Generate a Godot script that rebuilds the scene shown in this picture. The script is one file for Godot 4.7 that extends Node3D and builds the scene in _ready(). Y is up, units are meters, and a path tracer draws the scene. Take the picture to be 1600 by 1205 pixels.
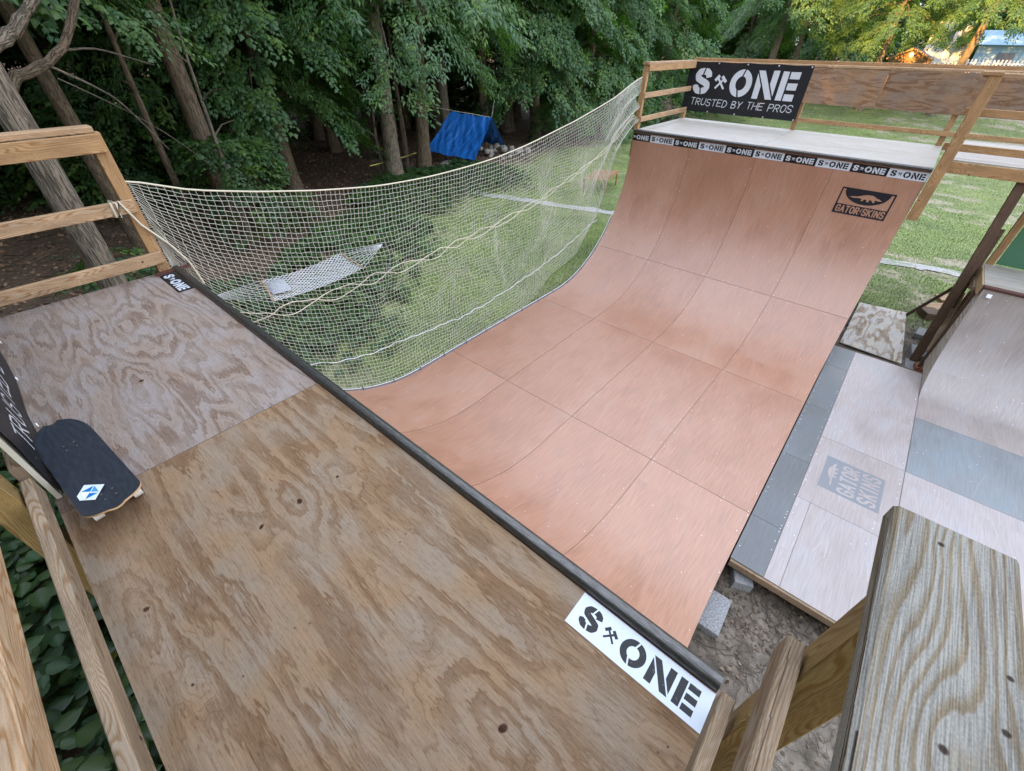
extends Node3D
# A backyard half pipe at dusk in open shade, seen from the near deck. Metres, y up.
# x runs across the half pipe (0 = net side), z along it (0 = near lip, -8.48 = far lip), y = 0 is the flat bottom.

const HN := 2.517        # near deck
const HF := 2.70         # far deck
const W := 4.88          # width of the half pipe
const GY := -0.30        # ground
const RN := 2.42
const ZN := -2.42
const RF := 2.36
const ZF := -6.12

var M := {}
var rng := RandomNumberGenerator.new()
var base := {}           # node -> world position of its origin
var taken := {}

# ------------------------------------------------------------------ mesh helper
class MB:
	var v := PackedVector3Array()
	var n := PackedVector3Array()
	var uv := PackedVector2Array()
	var c := PackedColorArray()
	var i := PackedInt32Array()
	var colored := false
	func vert(p: Vector3, nn: Vector3, t := Vector2.ZERO, col := Color.WHITE) -> int:
		v.append(p); n.append(nn); uv.append(t); c.append(col)
		return v.size() - 1
	func tri(a: int, b: int, d: int) -> void:   # counter-clockwise seen from outside
		i.append(a); i.append(d); i.append(b)
	func quad(a: Vector3, b: Vector3, d: Vector3, e: Vector3, t := Rect2(0, 0, 1, 1), col := Color.WHITE) -> void:
		var nn := (b - a).cross(e - a).normalized()
		var k := v.size()
		vert(a, nn, t.position, col)
		vert(b, nn, Vector2(t.end.x, t.position.y), col)
		vert(d, nn, t.end, col)
		vert(e, nn, Vector2(t.position.x, t.end.y), col)
		tri(k, k + 1, k + 2); tri(k, k + 2, k + 3)
	func box(lo: Vector3, hi: Vector3, col := Color.WHITE) -> void:
		var a := Vector3(lo.x, lo.y, hi.z); var b := Vector3(hi.x, lo.y, hi.z)
		var d := Vector3(hi.x, hi.y, hi.z); var e := Vector3(lo.x, hi.y, hi.z)
		var a2 := lo; var b2 := Vector3(hi.x, lo.y, lo.z)
		var d2 := Vector3(hi.x, hi.y, lo.z); var e2 := Vector3(lo.x, hi.y, lo.z)
		var s := hi - lo
		quad(a, b, d, e, Rect2(0, 0, s.x, s.y), col); quad(b2, a2, e2, d2, Rect2(0, 0, s.x, s.y), col)
		quad(b, b2, d2, d, Rect2(0, 0, s.z, s.y), col); quad(a2, a, e, e2, Rect2(0, 0, s.z, s.y), col)
		quad(e, d, d2, e2, Rect2(0, 0, s.x, s.z), col); quad(a2, b2, b, a, Rect2(0, 0, s.x, s.z), col)
	func tube(pts: PackedVector3Array, rad: PackedFloat32Array, sides: int, col := Color.WHITE, cap := false, us := 1.0, vs := 1.0) -> void:
		var prev := Vector3.ZERO
		var first := -1
		var along := 0.0
		for k in pts.size():
			var d: Vector3 = (pts[mini(k + 1, pts.size() - 1)] - pts[maxi(k - 1, 0)]).normalized()
			var s: Vector3
			if k == 0:
				s = d.cross(Vector3.UP if absf(d.y) < 0.9 else Vector3.RIGHT).normalized()
			else:
				s = (prev - d * prev.dot(d)).normalized()
				along += pts[k].distance_to(pts[k - 1])
			prev = s
			var t := d.cross(s)
			for j in sides + 1:
				var a := TAU * j / sides
				var nn := s * cos(a) + t * sin(a)
				vert(pts[k] + nn * rad[k], nn, Vector2(us * j / sides, along * vs), col)
			if k > 0:
				var q := v.size() - 2 * (sides + 1)
				for j in sides:
					tri(q + j, q + j + 1, q + sides + 2 + j); tri(q + j, q + sides + 2 + j, q + sides + 1 + j)
			elif cap:
				first = v.size() - sides - 1
		if cap:
			var last := v.size() - sides - 1
			for e in 2:
				var at := first if e == 0 else last
				var kk := 0 if e == 0 else pts.size() - 1
				var dd: Vector3 = (pts[0] - pts[1]).normalized() if e == 0 else (pts[kk] - pts[kk - 1]).normalized()
				var ring := PackedVector3Array()
				for j in sides:
					ring.append(v[at + j])
				var mid := vert(pts[kk], dd, Vector2(0.5, 0.5), col)
				var m0 := v.size()
				for j in sides:
					vert(ring[j], dd, Vector2(0.5, 0.5), col)
				for j in sides:
					if e == 0:
						tri(mid, m0 + (j + 1) % sides, m0 + j)
					else:
						tri(mid, m0 + j, m0 + (j + 1) % sides)
	func mesh() -> ArrayMesh:
		if uv.size() < v.size():
			uv.resize(v.size())
		var arr := []
		arr.resize(Mesh.ARRAY_MAX)
		arr[Mesh.ARRAY_VERTEX] = v; arr[Mesh.ARRAY_NORMAL] = n; arr[Mesh.ARRAY_TEX_UV] = uv; arr[Mesh.ARRAY_INDEX] = i
		if colored:
			arr[Mesh.ARRAY_COLOR] = c
		var m := ArrayMesh.new()
		m.add_surface_from_arrays(Mesh.PRIMITIVE_TRIANGLES, arr)
		return m

# ------------------------------------------------------------------ node helpers
func numbered(called: String) -> String:
	if not taken.has(called):
		taken[called] = 0
		return called
	taken[called] += 1
	return "%s_%03d" % [called, taken[called]]

func thing(called: String, label: String, category: String, at := Vector3.ZERO, group := "") -> Node3D:
	var o := Node3D.new()
	o.name = numbered(called)
	add_child(o)
	o.position = at
	base[o] = at
	tag(o, label, category, group)
	return o

func tag(o: Node, label: String, category: String, group := "") -> void:
	o.set_meta("label", label); o.set_meta("category", category)
	if group != "":
		o.set_meta("group", group)

func holder(called: String, parent: Node3D, at: Vector3) -> Node3D:   # a part that only holds sub-parts
	var o := Node3D.new()
	o.name = called
	parent.add_child(o, true)
	o.position = at - base.get(parent, Vector3.ZERO)
	base[o] = at
	return o

func piece(called: String, parent: Node3D, mesh: Mesh, m: Material, at := Vector3.ZERO) -> MeshInstance3D:   # vertices relative to at (world)
	var o := MeshInstance3D.new()
	o.mesh = mesh
	o.material_override = m
	o.cast_shadow = GeometryInstance3D.SHADOW_CASTING_SETTING_ON
	if parent == self:
		o.name = numbered(called)
		add_child(o)
	else:
		o.name = called
		parent.add_child(o, true)
	o.position = at - base.get(parent, Vector3.ZERO)
	base[o] = at
	return o

func structure(called: String, mesh: Mesh, m: Material, at := Vector3.ZERO) -> MeshInstance3D:
	var o := piece(called, self, mesh, m, at)
	o.set_meta("kind", "structure")
	return o

# lumber: a chamfered board from a to b, w across, h along up
func lumber_mesh(length: float, w: float, h: float, ch: float, off: Vector2) -> ArrayMesh:
	var b := MB.new()
	var ring := PackedVector2Array([Vector2(-w / 2 + ch, -h / 2), Vector2(w / 2 - ch, -h / 2), Vector2(w / 2, -h / 2 + ch), Vector2(w / 2, h / 2 - ch), Vector2(w / 2 - ch, h / 2), Vector2(-w / 2 + ch, h / 2), Vector2(-w / 2, h / 2 - ch), Vector2(-w / 2, -h / 2 + ch)])
	var per := 0.0
	for k in 8:
		var p := ring[k]; var q := ring[(k + 1) % 8]
		var l := p.distance_to(q)
		# axis along +x; w along z, h along y
		var a := Vector3(-length / 2, p.y, p.x); var bb := Vector3(length / 2, p.y, p.x)
		var c := Vector3(length / 2, q.y, q.x); var d := Vector3(-length / 2, q.y, q.x)
		b.quad(a, d, c, bb, Rect2(0, 0, 1, 1))
		var k0 := b.uv.size() - 4
		b.uv[k0] = off + Vector2(0, per); b.uv[k0 + 1] = off + Vector2(0, per + l)
		b.uv[k0 + 2] = off + Vector2(length, per + l); b.uv[k0 + 3] = off + Vector2(length, per)
		var nn := b.n[k0]
		var want := Vector3(0, (p.y + q.y), (p.x + q.x))
		if nn.dot(want) < 0:
			for t in 4:
				b.n[k0 + t] = -nn
			var z := b.i.size() - 6
			for t in [0, 3]:
				var s := b.i[z + t + 1]; b.i[z + t + 1] = b.i[z + t + 2]; b.i[z + t + 2] = s
		per += l
	for e in [-1.0, 1.0]:
		var m0 := b.v.size()
		b.vert(Vector3(e * length / 2, 0, 0), Vector3(e, 0, 0), off)
		for k in 8:
			b.vert(Vector3(e * length / 2, ring[k].y, ring[k].x), Vector3(e, 0, 0), off + Vector2(ring[k].y * 0.15, ring[k].x))
		for k in 8:
			if e > 0:
				b.tri(m0, m0 + 1 + (k + 1) % 8, m0 + 1 + k)
			else:
				b.tri(m0, m0 + 1 + k, m0 + 1 + (k + 1) % 8)
	return b.mesh()

func lumber(called: String, parent: Node3D, a: Vector3, b: Vector3, w: float, h: float, m: Material, up := Vector3.UP, ch := 0.004, off := Vector2(-1, -1)) -> MeshInstance3D:
	if off.x < 0:
		off = Vector2(rng.randf() * 3.0, rng.randf())
	var d := (b - a).normalized()
	var side := d.cross(up).normalized()
	var u := side.cross(d).normalized()
	var o := piece(called, parent, lumber_mesh(a.distance_to(b), w, h, ch, off), m, (a + b) * 0.5)
	o.basis = Basis(d, u, side)
	return o

func box_part(called: String, parent: Node3D, lo: Vector3, hi: Vector3, m: Material) -> MeshInstance3D:
	var b := MB.new()
	var c := (lo + hi) * 0.5
	b.box(lo - c, hi - c)
	return piece(called, parent, b.mesh(), m, c)

func rope(called: String, parent: Node3D, pts: PackedVector3Array, r: float, m: Material, sides := 5) -> MeshInstance3D:
	var b := MB.new()
	var rr := PackedFloat32Array(); rr.resize(pts.size()); rr.fill(r)
	var at := pts[0]
	var q := PackedVector3Array()
	for p in pts:
		q.append(p - at)
	b.tube(q, rr, sides, Color.WHITE, true, 1.0, 10.0)
	return piece(called, parent, b.mesh(), m, at)

# ------------------------------------------------------------------ textures
func lin(r: float, g: float, b: float) -> Color:
	return Color(r, g, b).linear_to_srgb()

func noise(seed_: int, freq: float, oct := 3, type := FastNoiseLite.TYPE_SIMPLEX_SMOOTH) -> FastNoiseLite:
	var n := FastNoiseLite.new()
	n.seed = seed_; n.frequency = freq; n.fractal_octaves = oct; n.noise_type = type
	return n

func tex(img: Image) -> ImageTexture:
	img.generate_mipmaps()
	return ImageTexture.create_from_image(img)

func mat(color: Color, rough := 0.8, t: Texture2D = null, h: Texture2D = null, hs := 0.2) -> StandardMaterial3D:
	var m := StandardMaterial3D.new()
	m.albedo_color = color
	m.roughness = rough
	m.metallic_specular = 0.4
	if t:
		m.albedo_texture = t
	if h:
		m.heightmap_enabled = true; m.heightmap_texture = h; m.heightmap_scale = hs
	return m

# plywood face: bands of a bent height field, streaks, knots. w x h metres at res px per metre.
func plywood(seed_: int, wm: float, hm: float, res: int, pale: Color, dark: Color, grey: Color, knots: Array, bands: float, bend: float, lean: float, stretch: float, ringy: float) -> Array:
	var w := int(wm * res); var h := int(hm * res)
	var n1 := noise(seed_, 1.0, 3); var n2 := noise(seed_ + 1, 1.0, 2); var n3 := noise(seed_ + 2, 1.0, 2)
	var data := PackedByteArray(); data.resize(w * h * 3)
	var hd := PackedByteArray(); hd.resize(w * h)
	for y in h:
		var v := float(y) / res
		for x in w:
			var u := float(x) / res
			var f := v * lean + bend * n1.get_noise_2d(u * stretch + 0.25 * v, v * 3.0) + 0.012 * n3.get_noise_2d(u * 7.0, v * 16.0)
			var dk := 0.0
			for k in knots:
				var dx: float = (u - k[0]) * 0.34; var dy: float = v - k[1] + 0.02 * n3.get_noise_2d(u * 8.0, v * 8.0)
				var d2: float = (dx * dx + dy * dy) / (k[2] * k[2])
				if d2 < 9.0:
					f += k[3] * exp(-d2)
				var d3: float = ((u - k[0]) * (u - k[0]) + dy * dy) / (k[4] * k[4])
				if d3 < 1.6:
					dk = maxf(dk, clampf(1.5 - d3, 0.0, 1.0))
			var t := f * bands
			t -= floorf(t)
			var edge := n3.get_noise_2d(u * 9.0, v * 70.0) * 0.20
			var te := t + edge
			var late := smoothstep(0.46, 0.54, te) * (1.0 - smoothstep(0.80, 1.0, te))
			var rim := clampf(1.0 - absf(te - 0.55) * 14.0, 0.0, 1.0)
			var fine := f * bands * 4.0 + edge
			fine -= floorf(fine)
			var thin := smoothstep(0.70, 0.92, fine) * (1.0 - smoothstep(0.92, 1.0, fine)) * clampf(0.5 + 1.8 * n3.get_noise_2d(u * 1.6 + 4.0, v * 3.0), 0.0, 1.0)
			late = late * 0.62 * clampf(0.8 + 0.9 * n3.get_noise_2d(u * 1.5 + 30.0, v * 3.0), 0.2, 1.0) + ringy * thin + 0.35 * rim
			var streak := n2.get_noise_2d(u * 5.0, v * 210.0)
			var pore := smoothstep(0.38, 0.62, n2.get_noise_2d(u * 16.0 + 50.0, v * 330.0))
			var wear := clampf(0.5 + 1.1 * n3.get_noise_2d(u * 2.6 + 9.0, v * 3.4), 0.0, 1.0)
			var c := pale.lerp(grey, wear * 0.8).lerp(dark, clampf(late, 0.0, 1.0) * (0.95 - 0.25 * wear))
			var b := 1.0 + 0.10 * streak - 0.16 * pore + 0.05 * n3.get_noise_2d(u * 140.0, v * 140.0)
			c = Color(c.r * b, c.g * b, c.b * b).lerp(Color(0.20, 0.11, 0.07), clampf(dk + 0.6 * streak * dk, 0.0, 1.0) * 0.85)
			var q := (y * w + x)
			data[q * 3] = int(clampf(c.r, 0, 1) * 255.0); data[q * 3 + 1] = int(clampf(c.g, 0, 1) * 255.0); data[q * 3 + 2] = int(clampf(c.b, 0, 1) * 255.0)
			hd[q] = int(clampf(0.6 + 0.25 * streak - 0.35 * pore + 0.2 * (late - 0.5) - dk * 0.5, 0, 1) * 255.0)
	return [tex(Image.create_from_data(w, h, false, Image.FORMAT_RGB8, data)), tex(Image.create_from_data(w, h, false, Image.FORMAT_L8, hd))]

# sawn softwood, grain along u; a tint texture (1 = pale wood). Repeats every 3 m x 0.375 m.
func sawn(seed_: int, w: int, h: int, wm: float, hm: float, rings: float, dark: Color, cracks: int, knots: Array, bend: float, rough := 0.10) -> Array:
	var n1 := noise(seed_, 1.0, 2); var n2 := noise(seed_ + 1, 1.0, 2); var n3 := noise(seed_ + 5, 1.0, 3)
	var data := PackedByteArray(); data.resize(w * h * 3)
	var hd := PackedByteArray(); hd.resize(w * h)
	var cr := []
	var r2 := RandomNumberGenerator.new(); r2.seed = seed_
	for k in cracks:
		cr.append([r2.randf() * hm, r2.randf() * wm, r2.randf_range(0.15, 0.5) * wm, r2.randf_range(0.0006, 0.0012)])
	for y in h:
		var v := hm * y / h
		for x in w:
			var u := wm * x / w
			var f := v + bend * n1.get_noise_2d(u * 1.3, v * 9.0)
			var dk := 0.0
			for k in knots:
				var dx: float = (u - k[0]) * 0.33; var dy: float = v - k[1]
				var d2: float = (dx * dx + dy * dy) / (k[2] * k[2])
				if d2 < 9.0:
					f += k[3] * exp(-d2)
				var d3: float = ((u - k[0]) * (u - k[0]) + dy * dy) / (k[4] * k[4])
				if d3 < 1.4:
					dk = maxf(dk, clampf(1.4 - d3, 0.0, 1.0))
			var t := f * rings
			t -= floorf(t)
			t += 0.12 * n3.get_noise_2d(u * 14.0, v * 90.0)
			var late := smoothstep(0.35, 0.8, t) * (1.0 - smoothstep(0.86, 1.0, t))
			var streak := n2.get_noise_2d(u * 9.0, v * 420.0)
			var patch := n3.get_noise_2d(u * 2.0, v * 8.0)
			var c := Color(1, 1, 1).lerp(dark, late * 0.85)
			var crack := 0.0
			for k in cr:
				if u > k[1] and u < k[1] + k[2] and absf(v - k[0] - 0.004 * n1.get_noise_2d(u * 3.0, k[0] * 50.0)) < k[3]:
					crack = 1.0
			var b := 0.90 + rough * streak + 0.12 * patch + 0.5 * rough * n2.get_noise_2d(u * 160.0, v * 300.0)
			c = Color(c.r * b, c.g * b, c.b * b).lerp(Color(0.2, 0.13, 0.09), maxf(dk * 0.8, crack * 0.6))
			var q := y * w + x
			data[q * 3] = int(clampf(c.r, 0, 1) * 255.0); data[q * 3 + 1] = int(clampf(c.g, 0, 1) * 255.0); data[q * 3 + 2] = int(clampf(c.b, 0, 1) * 255.0)
			hd[q] = int(clampf(0.55 + 0.25 * streak + 0.2 * late - crack * 0.5 - dk * 0.3, 0, 1) * 255.0)
	return [tex(Image.create_from_data(w, h, false, Image.FORMAT_RGB8, data)), tex(Image.create_from_data(w, h, false, Image.FORMAT_L8, hd))]

func skate_tex(seed_: int) -> Array:
	var s := 768
	var n1 := noise(seed_, 1.0, 4); var n2 := noise(seed_ + 3, 1.0, 2)
	var data := PackedByteArray(); data.resize(s * s * 3)
	var rd := PackedByteArray(); rd.resize(s * s)
	for y in s:
		for x in s:
			var u := 2.44 * x / s; var v := 2.44 * y / s
			var cloud := n1.get_noise_2d(u * 1.6, v * 0.9)
			var scuff := n2.get_noise_2d(u * 46.0, v * 2.4)
			var grain := n2.get_noise_2d(u * 140.0, v * 120.0)
			var dust := smoothstep(0.05, 0.5, cloud + 0.25 * scuff)
			var b := 0.88 + 0.08 * grain + 0.07 * scuff + 0.07 * cloud
			var c := Color(b, b, b).lerp(Color(0.94 * b, 0.985 * b, 1.02 * b), 0.6 * dust)
			var q := y * s + x
			data[q * 3] = int(clampf(c.r, 0, 1) * 255.0); data[q * 3 + 1] = int(clampf(c.g, 0, 1) * 255.0); data[q * 3 + 2] = int(clampf(c.b, 0, 1) * 255.0)
			rd[q] = int(clampf(0.78 + 0.14 * scuff + 0.22 * cloud, 0, 1) * 255.0)
	var im := Image.create_from_data(s, s, false, Image.FORMAT_RGB8, data)
	var r2 := RandomNumberGenerator.new(); r2.seed = seed_
	for k in 170:
		var a := Vector2(r2.randf() * s, r2.randf() * s)
		var d := Vector2(r2.randf_range(-0.22, 0.22), 1.0).normalized() * r2.randf_range(8, 170)
		var bow := Vector2(r2.randf_range(-5, 5), 0)
		var base_c := im.get_pixelv(Vector2i(a))
		var f := r2.randf_range(0.90, 0.97) if r2.randf() < 0.55 else r2.randf_range(1.05, 1.16)
		stroke(im, [a, a + d * 0.5 + bow, a + d], 1.0 if r2.randf() < 0.8 else 2.0, Color(base_c.r * f, base_c.g * f, base_c.b * f), false)
	return [tex(im), tex(Image.create_from_data(s, s, false, Image.FORMAT_L8, rd))]

func bark_tex(seed_: int) -> Array:
	var w := 256; var h := 512
	var n1 := noise(seed_, 1.0, 3); var n2 := noise(seed_ + 3, 1.0, 3)
	var data := PackedByteArray(); data.resize(w * h * 3)
	var hd := PackedByteArray(); hd.resize(w * h)
	for y in h:
		for x in w:
			var a := TAU * x / w
			var v := 2.0 * y / h
			var cx := cos(a) * 2.6; var cz := sin(a) * 2.6
			var wob := n2.get_noise_2d(v * 2.0, a) * 0.5
			var r := 1.0 - absf(n1.get_noise_3d(cx * 1.5 + wob, v * 1.7, cz * 1.5)) * 2.6
			var fine := n2.get_noise_3d(cx * 8.0, v * 9.0, cz * 8.0)
			var furrow := smoothstep(0.55, 0.95, r)
			var lich := smoothstep(0.1, 0.5, n2.get_noise_3d(cx * 0.8, v * 0.9 + 5.0, cz * 0.8))
			var b := 0.86 + 0.18 * fine - 0.28 * furrow
			var c := Color(b, b * 0.95, b * 0.88).lerp(Color(0.80, 0.84, 0.78), lich * 0.4)
			var q := y * w + x
			data[q * 3] = int(clampf(c.r, 0, 1) * 255.0); data[q * 3 + 1] = int(clampf(c.g, 0, 1) * 255.0); data[q * 3 + 2] = int(clampf(c.b, 0, 1) * 255.0)
			hd[q] = int(clampf(0.75 - 0.6 * furrow + 0.2 * fine, 0, 1) * 255.0)
	return [tex(Image.create_from_data(w, h, false, Image.FORMAT_RGB8, data)), tex(Image.create_from_data(w, h, false, Image.FORMAT_L8, hd))]

func speckle(seed_: int, s: int, scale: float, lo: float, hi: float) -> ImageTexture:
	var n1 := noise(seed_, 1.0, 4); var n2 := noise(seed_ + 7, 1.0, 2)
	var d := PackedByteArray(); d.resize(s * s)
	for y in s:
		for x in s:
			var u := scale * x / s; var v := scale * y / s
			d[y * s + x] = int(clampf(lerpf(lo, hi, 0.5 + 0.55 * n1.get_noise_2d(u, v) + 0.35 * n2.get_noise_2d(u * 9.0, v * 9.0)), 0, 1) * 255.0)
	return tex(Image.create_from_data(s, s, false, Image.FORMAT_L8, d))

# ------------------------------------------------------------------ print: filled polygons and strokes in an Image
func fill_poly(img: Image, p: PackedVector2Array, col: Color) -> void:
	var lo := 1e9; var hi := -1e9
	for q in p:
		lo = minf(lo, q.y); hi = maxf(hi, q.y)
	for y in range(maxi(0, int(floorf(lo))), mini(img.get_height(), int(ceilf(hi)) + 1)):
		var xs: Array[float] = []
		var yy := y + 0.5
		for k in p.size():
			var a := p[k]; var b := p[(k + 1) % p.size()]
			if (a.y <= yy) != (b.y <= yy):
				xs.append(a.x + (yy - a.y) * (b.x - a.x) / (b.y - a.y))
		xs.sort()
		for k in range(0, xs.size() - 1, 2):
			var x0 := maxi(0, int(roundf(xs[k]))); var x1 := mini(img.get_width(), int(roundf(xs[k + 1])))
			if x1 > x0:
				img.fill_rect(Rect2i(x0, y, x1 - x0, 1), col)

func stroke(img: Image, pts: Array, w: float, col: Color, rounded := true) -> void:
	for k in pts.size() - 1:
		var a: Vector2 = pts[k]; var b: Vector2 = pts[k + 1]
		var s := (b - a).normalized().orthogonal() * w * 0.5
		fill_poly(img, PackedVector2Array([a + s, b + s, b - s, a - s]), col)
	for k in range(0 if rounded else 1, pts.size() if rounded else pts.size() - 1):
		var q := PackedVector2Array()
		for j in 12:
			q.append(pts[k] + Vector2.from_angle(TAU * j / 12) * w * 0.5)
		fill_poly(img, q, col)

const FONT := {
	"A": [[0, 1, 0.5, 0, 1, 1], [0.2, 0.66, 0.8, 0.66]],
	"B": [[0, 0, 0, 1], [0, 0, 0.75, 0.03, 0.9, 0.22, 0.7, 0.45, 0, 0.5], [0, 0.5, 0.85, 0.55, 1, 0.77, 0.8, 0.98, 0, 1]],
	"D": [[0, 0, 0, 1], [0, 0, 0.65, 0.05, 1, 0.4, 0.95, 0.7, 0.6, 0.96, 0, 1]],
	"E": [[1, 0, 0, 0, 0, 1, 1, 1], [0, 0.5, 0.8, 0.48]],
	"G": [[1, 0.22, 0.78, 0, 0.22, 0, 0, 0.22, 0, 0.78, 0.22, 1, 0.78, 1, 1, 0.8, 1, 0.52, 0.55, 0.52]],
	"H": [[0, 0, 0, 1], [1, 0, 1, 1], [0, 0.5, 1, 0.48]],
	"I": [[0.5, 0, 0.5, 1]],
	"K": [[0, 0, 0, 1], [1, 0, 0.05, 0.55], [0.35, 0.4, 1, 1]],
	"N": [[0, 1, 0, 0, 1, 1, 1, 0]],
	"O": [[0.3, 0, 0.7, 0, 1, 0.25, 1, 0.75, 0.7, 1, 0.3, 1, 0, 0.75, 0, 0.25, 0.3, 0]],
	"P": [[0, 1, 0, 0, 0.8, 0.03, 1, 0.27, 0.8, 0.5, 0, 0.55]],
	"R": [[0, 1, 0, 0, 0.8, 0.03, 1, 0.25, 0.8, 0.5, 0, 0.54], [0.35, 0.54, 1, 1]],
	"S": [[1, 0.2, 0.75, 0, 0.25, 0, 0, 0.2, 0.12, 0.42, 0.88, 0.58, 1, 0.8, 0.75, 1, 0.25, 1, 0, 0.8]],
	"T": [[0, 0, 1, 0], [0.5, 0, 0.5, 1]],
	"U": [[0, 0, 0, 0.8, 0.25, 1, 0.75, 1, 1, 0.8, 1, 0]],
	"Y": [[0, 0, 0.5, 0.5, 1, 0], [0.5, 0.5, 0.45, 1]],
}

func letters(img: Image, text: String, at: Vector2, lw: float, lh: float, gap: float, w: float, col: Color, slant := 0.0, wob := 0.0) -> void:
	var x := at.x
	for ch in text:
		if FONT.has(ch):
			var cw := lw * (0.35 if ch == "I" else 1.0)
			var up := rng.randf_range(-wob, wob)
			for s in FONT[ch]:
				var pts := []
				for k in range(0, s.size(), 2):
					var py: float = s[k + 1] * lh
					pts.append(Vector2(x + s[k] * cw + (lh - py) * slant + rng.randf_range(-wob, wob) * 0.4, at.y + py + up + rng.randf_range(-wob, wob) * 0.4))
				stroke(img, pts, w, col)
			x += cw + gap
		else:
			x += lw * 0.9

# the stencilled word with two crossed hammers after its S; letters fill the box
func stencil_word(img: Image, r: Rect2, col: Color, bg: Color) -> void:
	var sx := r.size.x / 450.0; var sy := r.size.y / 100.0
	var P := func(x: float, y: float) -> Vector2: return r.position + Vector2(x * sx, y * sy)
	var sw := 25.0 * (sx + sy) * 0.5
	var s := []
	for q in [[67, 35], [64, 22], [54, 14], [38, 12.5], [22, 16], [14, 28], [18, 40], [34, 47], [50, 53], [64, 60], [67, 72], [60, 83], [42, 87.5], [24, 85], [14, 75], [13, 66]]:
		s.append(P.call(q[0], q[1]))
	stroke(img, s, sw, col, false)
	stroke(img, [P.call(45, -3), P.call(37, 29)], 6 * sx, bg, false)
	stroke(img, [P.call(44, 103), P.call(36, 71)], 6 * sx, bg, false)
	var o := []
	for k in 33:
		o.append(P.call(217 + 35 * cos(TAU * k / 32), 50 + 37.5 * sin(TAU * k / 32)))
	stroke(img, o, sw, col, true)
	stroke(img, [P.call(226, -3), P.call(216, 29)], 6 * sx, bg, false)
	stroke(img, [P.call(218, 103), P.call(208, 71)], 6 * sx, bg, false)
	fill_poly(img, PackedVector2Array([P.call(280, 0), P.call(305, 0), P.call(305, 100), P.call(280, 100)]), col)
	fill_poly(img, PackedVector2Array([P.call(341, 0), P.call(366, 0), P.call(366, 100), P.call(341, 100)]), col)
	fill_poly(img, PackedVector2Array([P.call(274, -1), P.call(313, -1), P.call(373, 101), P.call(332, 101)]), bg)
	fill_poly(img, PackedVector2Array([P.call(280, 0), P.call(307, 0), P.call(366, 100), P.call(339, 100)]), col)
	fill_poly(img, PackedVector2Array([P.call(280, 14), P.call(297, 48), P.call(297, 100), P.call(280, 100)]), col)
	fill_poly(img, PackedVector2Array([P.call(349, 0), P.call(366, 0), P.call(366, 86), P.call(349, 52)]), col)
	fill_poly(img, PackedVector2Array([P.call(380, 0), P.call(405, 0), P.call(405, 100), P.call(380, 100)]), col)
	for y in [0.0, 38.0, 76.0]:
		fill_poly(img, PackedVector2Array([P.call(411, y), P.call(450, y), P.call(450, y + 24), P.call(411, y + 24)]), col)
	var hw := 8.0 * (sx + sy) * 0.5
	stroke(img, [P.call(106, 74), P.call(138, 38)], hw, col, false)
	stroke(img, [P.call(146, 74), P.call(112, 36)], hw, col, false)
	stroke(img, [P.call(128, 28), P.call(150, 48)], hw * 1.5, col, false)
	stroke(img, [P.call(100, 46), P.call(116, 26)], hw * 1.5, col, false)

func sticker_tex(col: Color, bg: Color, seed_: int) -> ImageTexture:
	var img := Image.create(800, 216, false, Image.FORMAT_RGB8)
	img.fill(bg)
	stencil_word(img, Rect2(50, 36, 690, 146), col, bg)
	scuff(img, seed_, bg, 40)
	return tex(img)

func scuff(img: Image, seed_: int, col: Color, count: int) -> void:
	var r := RandomNumberGenerator.new(); r.seed = seed_
	for k in count:
		var a := Vector2(r.randf() * img.get_width(), r.randf() * img.get_height())
		stroke(img, [a, a + Vector2.from_angle(r.randf() * TAU) * r.randf_range(2, 18)], 1.2, col.lerp(Color(0.5, 0.5, 0.52), 0.5))

func banner_tex() -> ImageTexture:
	var img := Image.create(1464, 552, false, Image.FORMAT_RGB8)
	var bg := Color(0.135, 0.135, 0.15); var fg := Color(0.86, 0.87, 0.89)
	img.fill(bg)
	stencil_word(img, Rect2(95, 62, 1260, 292), fg, bg)
	letters(img, "TRUSTED BY THE PROS", Vector2(110, 398), 52, 74, 20, 8, fg, 0.12, 5)
	scuff(img, 5, Color(0.8, 0.8, 0.8), 60)
	return tex(img)

func gator(img: Image, r: Rect2, col: Color) -> void:
	var p := PackedVector2Array()
	for q in [[0, 62], [0.1, 50], [0.25, 46], [0.33, 36], [0.42, 24], [0.52, 16], [0.64, 14], [0.74, 22], [0.80, 34], [0.88, 40], [1.0, 58], [0.9, 62], [0.78, 58], [0.80, 80], [0.74, 86], [0.70, 66], [0.62, 64], [0.63, 84], [0.56, 88], [0.54, 66], [0.46, 66], [0.45, 84], [0.38, 84], [0.40, 64], [0.30, 60], [0.15, 66]]:
		p.append(r.position + Vector2(q[0] * r.size.x, q[1] / 100.0 * r.size.y))
	fill_poly(img, p, col)

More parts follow.
